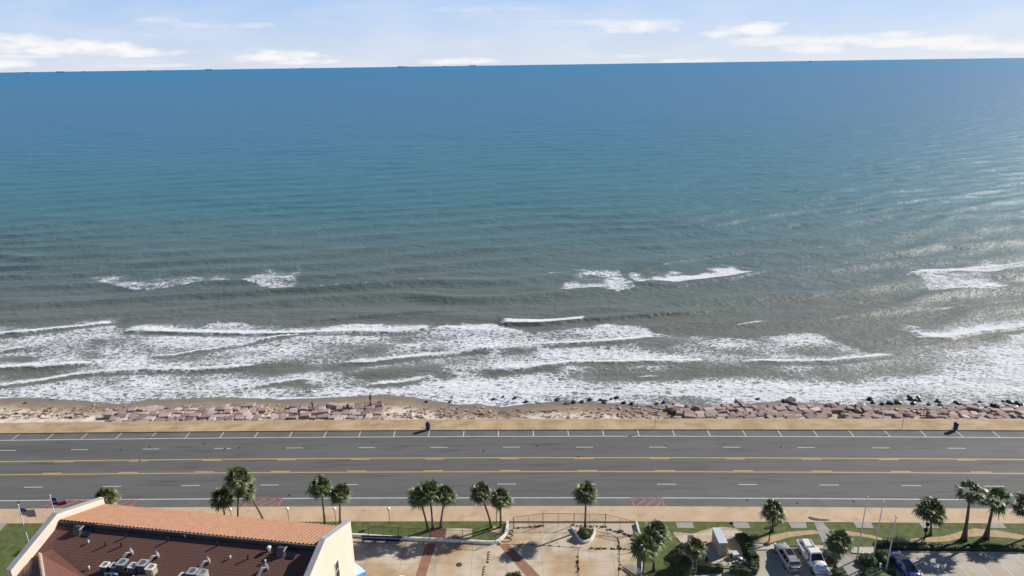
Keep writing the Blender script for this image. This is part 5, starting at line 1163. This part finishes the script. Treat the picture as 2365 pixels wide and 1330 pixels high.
def suv(loc, rz, paint, label):
    t = empty('parked_car', loc, rz); tag(t, label, 'car')
    loft([(-2.36, .78, .30, .80, .82), (-2.28, .88, .26, .98, 1.0), (-1.8, .93, .24, 1.02, 1.05), (0, .95, .24, 1.0, 1.05), (.95, .94, .24, 1.0, 1.08), (1.5, .92, .24, .95, 1.04), (2.1, .87, .26, .82, .92), (2.33, .76, .32, .70, .74)], paint, 'body', t)
    cabin(t, paint, -2.2, 1.15, -1.85, .25, .88, .66, .99, 1.60, [(0, .08, .92, .18, .90, 'rear_window'), (2, .05, .95, .10, .93, 'windshield'), (1, .05, .24, .18, .88, 'side_window'), (1, .28, .56, .14, .90, 'side_window'), (1, .60, .90, .14, .90, 'side_window'), (3, .10, .40, .14, .90, 'side_window'), (3, .44, .72, .14, .90, 'side_window'), (3, .76, .95, .18, .88, 'side_window')])
    MB().box((0, -.45, 1.662), (.86, 1.15, .015)).build('sunroof', m_glass, t)
    for s in (-1, 1): MB().box((s*.60, -.8, 1.68), (.05, 1.9, .05)).build('roof_rail', m_blk, t)
    MB().add([(-.05, -1.55, 1.65), (.05, -1.55, 1.65), (0, -1.7, 1.75)], [(0, 1, 2)]).build('roof_fin', m_blk, t)
    MB().box((0, -2.02, 1.60), (1.2, .28, .04)).build('rear_spoiler', paint, t)
    for s in (-1, 1): [wheel(t, s*.93, q, .35) for q in (-1.42, 1.48)]
    common(t, .93, 4.72, .74, paint); return t
def sedan(loc, rz, paint, label):
    t = empty('parked_car', loc, rz); tag(t, label, 'car')
    loft([(-2.38, .74, .30, .74, .78), (-2.30, .86, .26, .92, .96), (-1.8, .91, .24, .94, .99), (-1.2, .92, .22, .93, .98), (0, .93, .22, .92, .97), (.95, .92, .22, .90, .97), (1.6, .90, .22, .84, .92), (2.15, .84, .26, .72, .80), (2.38, .70, .32, .60, .64)], paint, 'body', t)
    cabin(t, paint, -1.85, 1.25, -.95, .10, .84, .60, .93, 1.40, [(0, .07, .93, .08, .92, 'rear_window'), (2, .05, .95, .08, .94, 'windshield'), (1, .18, .50, .16, .90, 'side_window'), (1, .54, .86, .16, .90, 'side_window'), (3, .14, .46, .16, .90, 'side_window'), (3, .50, .82, .16, .90, 'side_window')])
    MB().box((0, -.35, 1.457), (.78, .75, .012)).build('sunroof', m_glass, t)
    for s in (-1, 1): [wheel(t, s*.91, q, .33) for q in (-1.40, 1.48)]
    common(t, .91, 4.76, .66, paint); MB().box((0, -2.30, 1.0), (1.3, .16, .035)).build('trunk_lip', paint, t); return t
def pickup(loc, rz, paint, label):
    t = empty('pickup_truck', loc, rz); tag(t, label, 'truck')
    loft([(-.72, .97, .40, 1.10, 1.12), (.9, .98, .40, 1.12, 1.18), (1.25, .97, .40, 1.13, 1.25), (2.3, .96, .42, 1.05, 1.20), (2.72, .93, .45, .98, 1.08), (2.86, .84, .50, .85, .92)], paint, 'body', t)
    cabin(t, paint, -.70, 1.30, -.55, .55, .90, .72, 1.10, 1.86, [(0, .1, .9, .25, .88, 'rear_window'), (2, .05, .95, .10, .93, 'windshield'), (1, .06, .40, .16, .88, 'side_window'), (1, .46, .86, .16, .88, 'side_window'), (3, .14, .54, .16, .88, 'side_window'), (3, .60, .94, .16, .88, 'side_window')])
    bd = MB(); bd.box((0, -1.85, .62), (1.90, 2.2, .30)); [bd.box((s*.93, -1.85, .94), (.10, 2.2, .42)) for s in (-1, 1)]; bd.box((0, -.80, .95), (1.8, .07, .40)); bd.build('cargo_bed', paint, t)
    MB().box((0, -1.87, .79), (1.74, 2.05, .02)).build('bed_floor', m_cap, t)  # floor sheet, greyer than the body paint
    MB().box((0, -2.96, .93), (1.86, .07, .46)).build('tailgate', paint, t)
    MB().box((0, 2.87, .86), (1.15, .06, .34)).build('grille', m_galv, t); MB().box((0, 2.90, .52), (1.85, .2, .24)).build('front_bumper', m_galv, t); MB().box((0, -3.05, .52), (1.8, .16, .2)).build('rear_bumper', m_galv, t)
    for s in (-1, 1):
        MB().box((s*.76, 2.80, .90), (.30, .14, .24)).build('headlight', m_lamp, t); MB().box((s*.93, -2.99, .95), (.10, .05, .34)).build('tail_light', m_taill, t)
        MB().box((s*1.12, .95, 1.22), (.22, .12, .26)).build('wing_mirror', m_blk, t); [wheel(t, s*.97, q, .41, .26) for q in (-1.85, 1.85)]
    hd = MB(); [hd.box((s*.42, 1.95, 1.235), (.06, 1.3, .02)) for s in (-1, 1)]; hd.build('hood_ridges', paint, t)
    for k in range(5): MB().box((-.36+.18*k, .50, 1.925), (.10, .05, .03)).build('roof_marker_lamp', m_taill, t)
    return t
gz = .115
x, y = W(1817, 1281, .9); suv((x+.05, y-.1, gz), R(2), m_silver, 'silver estate car parked nose in beside the white pickup')
x, y = W(1876, 1283, 1.0); pk = pickup((x+.05, y-.2, gz), R(180+1), m_wpaint, 'white pickup truck backed in with its open bed towards the sea')
x, y = W(2087, 1300, .9); sedan((x, y-.15, gz), R(1), m_bpaint, 'dark blue saloon car parked at the foot of the right bare flagpole')
xb, yb = W(1867, 1256, 1.0); t = empty('tool_box', (xb-.05, yb-.1, .93)); tag(t, 'white flat box lying in the bed of the pickup', 'box')
MB().box((-.2, 0, .2), (.75, 1.35, .36)).build('case', m_acw, t); MB().box((-.2, 0, .40), (.79, 1.4, .05)).build('lid', m_wpaint, t)
# ------------------------------------------------------------------ ships at anchor on the horizon
def ship(px, wpx, dist, hgt, kind, label):
    d = _rt*(px-CX)/F+_up*(CY-(162-px*34/2365))/F+_fw; d = d/np.linalg.norm(d[:2]); x, y = d[0]*dist, d[1]*dist; z = SEA
    L = wpx/F*dist*math.cos(math.atan2(d[0], d[1])); rz = math.atan2(-d[0], d[1])
    t = empty('cargo_ship', (x, y, z), rz); tag(t, label, 'ship', None); h = hgt*.8
    MB().add([(-L/2, -12, -2), (L*.46, -12, -2), (L*.46, 12, -2), (-L/2, 12, -2), (-L/2, -14, h*.55), (L/2, 0, h*.6), (L/2, 0, h*.6), (-L/2, 14, h*.55), (L*.44, -14, h*.55), (L*.44, 14, h*.55)], [(0, 1, 8, 4), (2, 3, 7, 9), (1, 5, 8), (2, 9, 5), (1, 2, 5), (0, 4, 7, 3), (4, 8, 5, 9, 7)]).build('hull', m_ship, t)
    sd = -1 if kind % 2 else 1
    MB().box((sd*-L*.38, 0, h*.75), (L*.12, 20, h*.55)).build('bridge_house', m_ship2, t)
    if kind > 1:
        c_ = MB(); [c_.box((sd*L*q, 0, h*.66), (L*.13, 22, h*.22)) for q in (-.15, 0, .15, .30)]; c_.build('deck_cargo', m_ship, t)
    else:
        c_ = MB(); [c_.box((sd*L*q, 0, h*.75), (L*.02, 3, h*.4)) for q in (-.1, .1, .3)]; c_.build('deck_cranes', m_ship, t)
SH = [(60, 12, 1, 44, 'leftmost ship on the horizon'), (139, 18, 2, 50, 'second ship from the left on the horizon'), (190, 10, 1, 38, 'small third ship from the left on the horizon'), (348, 15, 0, 38, 'low ship on the horizon left of the second cloud bank'), (481, 15, 2, 50, 'ship on the horizon below the left edge of the second cloud bank'), (695, 11, 1, 38, 'faint ship on the horizon under the right end of the second cloud bank'), (926, 15, 2, 50, 'larger of two close ships near the middle of the horizon'), (939, 8, 1, 42, 'smaller of two close ships near the middle of the horizon'), (1028, 8, 0, 36, 'tiny ship between the close pair and the next ship right'), (1091, 17, 3, 48, 'ship on the horizon just left of the picture centre'), (1871, 5, 1, 46, 'lone small vessel on the right half of the horizon')]
for px, w_, k, h, lab in SH: ship(px, w_, 26500 if px < 1800 else 22000, h, k, lab)
# ------------------------------------------------------------------ people on the rocks
def person(px, py, z, rz, top, bottom, label, pose=0):
    x, y = W(px, py, z) if z is not None else (0, 0); sp_ = .16
    hip, sh, hd = .92, 1.42, 1.60
    if pose == 1: hip, sh, hd = .55, .98, 1.15
    J = dict(p=(0, 0, hip), c=(0, .03, (hip+sh)/2), n=(0, .04, sh), h0=(0, .06, hd-.05), h1=(0, .07, hd+.10))
    for s, k in ((-1, 'l'), (1, 'r')):
        J['hp'+k] = (s*.10, 0, hip-.03); J['kn'+k] = (s*.13, .10+(.30 if pose else .05*s), .48 if not pose else .52); J['an'+k] = (s*.14, .02+(.25 if pose else -.08*s), .08); J['to'+k] = (s*.15, .20+(.25 if pose else -.08*s), .04)
        J['sh'+k] = (s*.20, .02, sh-.04); J['el'+k] = (s*.27, .06, sh-.32); J['ha'+k] = (s*.24, .26 if (s > 0 or pose) else .05, sh-.50 if (s > 0 or pose) else sh-.62)
    E_ = [('p', 'c'), ('c', 'n'), ('n', 'h0'), ('h0', 'h1')]+[e for k in 'lr' for e in (('p', 'hp'+k), ('hp'+k, 'kn'+k), ('kn'+k, 'an'+k), ('an'+k, 'to'+k), ('n', 'sh'+k), ('sh'+k, 'el'+k), ('el'+k, 'ha'+k))]
    rad = dict(p=.15, c=.14, n=.09, h0=.085, h1=.095, hp=.10, kn=.065, an=.045, to=.04, sh=.075, el=.05, ha=.04); keys = list(J)
    me = bpy.data.meshes.new('body'); me.from_pydata([J[k] for k in keys], [(keys.index(a), keys.index(b_)) for a, b_ in E_], [])
    tmp = bpy.data.objects.new('tmp', me); COL.objects.link(tmp); tmp.modifiers.new('s', 'SKIN'); sk_ = me.skin_vertices[0].data
    for i, k in enumerate(keys): r = rad.get(k, rad.get(k[:2], .06)); sk_[i].radius = (r, r)
    sk_[keys.index('p')].use_root = True; tmp.modifiers.new('d', 'SUBSURF').levels = 1
    dg = bpy.context.evaluated_depsgraph_get(); m2 = bpy.data.meshes.new_from_object(tmp.evaluated_get(dg)); bpy.data.objects.remove(tmp)
    o = bpy.data.objects.new('person', m2); COL.objects.link(o); m2.materials.clear(); [m2.materials.append(q) for q in (m_skinp, top, bottom)]
    for p in m2.polygons:
        c = p.center; p.material_index = 0 if (c.z > sh+.06 or (abs(c.x) > .22 and c.z < sh-.25)) else (1 if c.z > hip-.02 else 2); p.use_smooth = True
    hr = MB(); hr.lathe([(.10, hd+.02), (.125, hd+.08), (.11, hd+.17), (.05, hd+.22)], (0, .05, 0), 10); hr.build('hair', m_blk, o, True)
    o.location = (x, y, z); o.rotation_euler = (0, 0, rz); return tag(o, label, 'person')
dk = mat('dark_cloth', (.03, .03, .035), .9); bc = mat('blue_cloth', (.05, .07, .14), .9); gc_ = mat('grey_cloth', (.10, .10, .11), .9)
def rocktop(px, py): x, y, z = beachpt(px, py); return z+.62
person(692, 962, rocktop(692, 962), 1.2, dk, dk, 'person in dark clothes standing on the slabs close to the promenade')
person(723, 945, rocktop(723, 945), 2.5, gc_, dk, 'person in grey standing at the seaward edge of the slabs')
person(804, 946, rocktop(804, 946), .5, dk, bc, 'person crouching low on the outer slabs', 1)
person(857, 941, rocktop(857, 941), 3.0, bc, dk, 'person in blue crouching by the last slabs', 1)
person(856, 929, beachpt(856, 929)[2], 2.8, dk, dk, 'person in black standing on wet sand at the waterline')
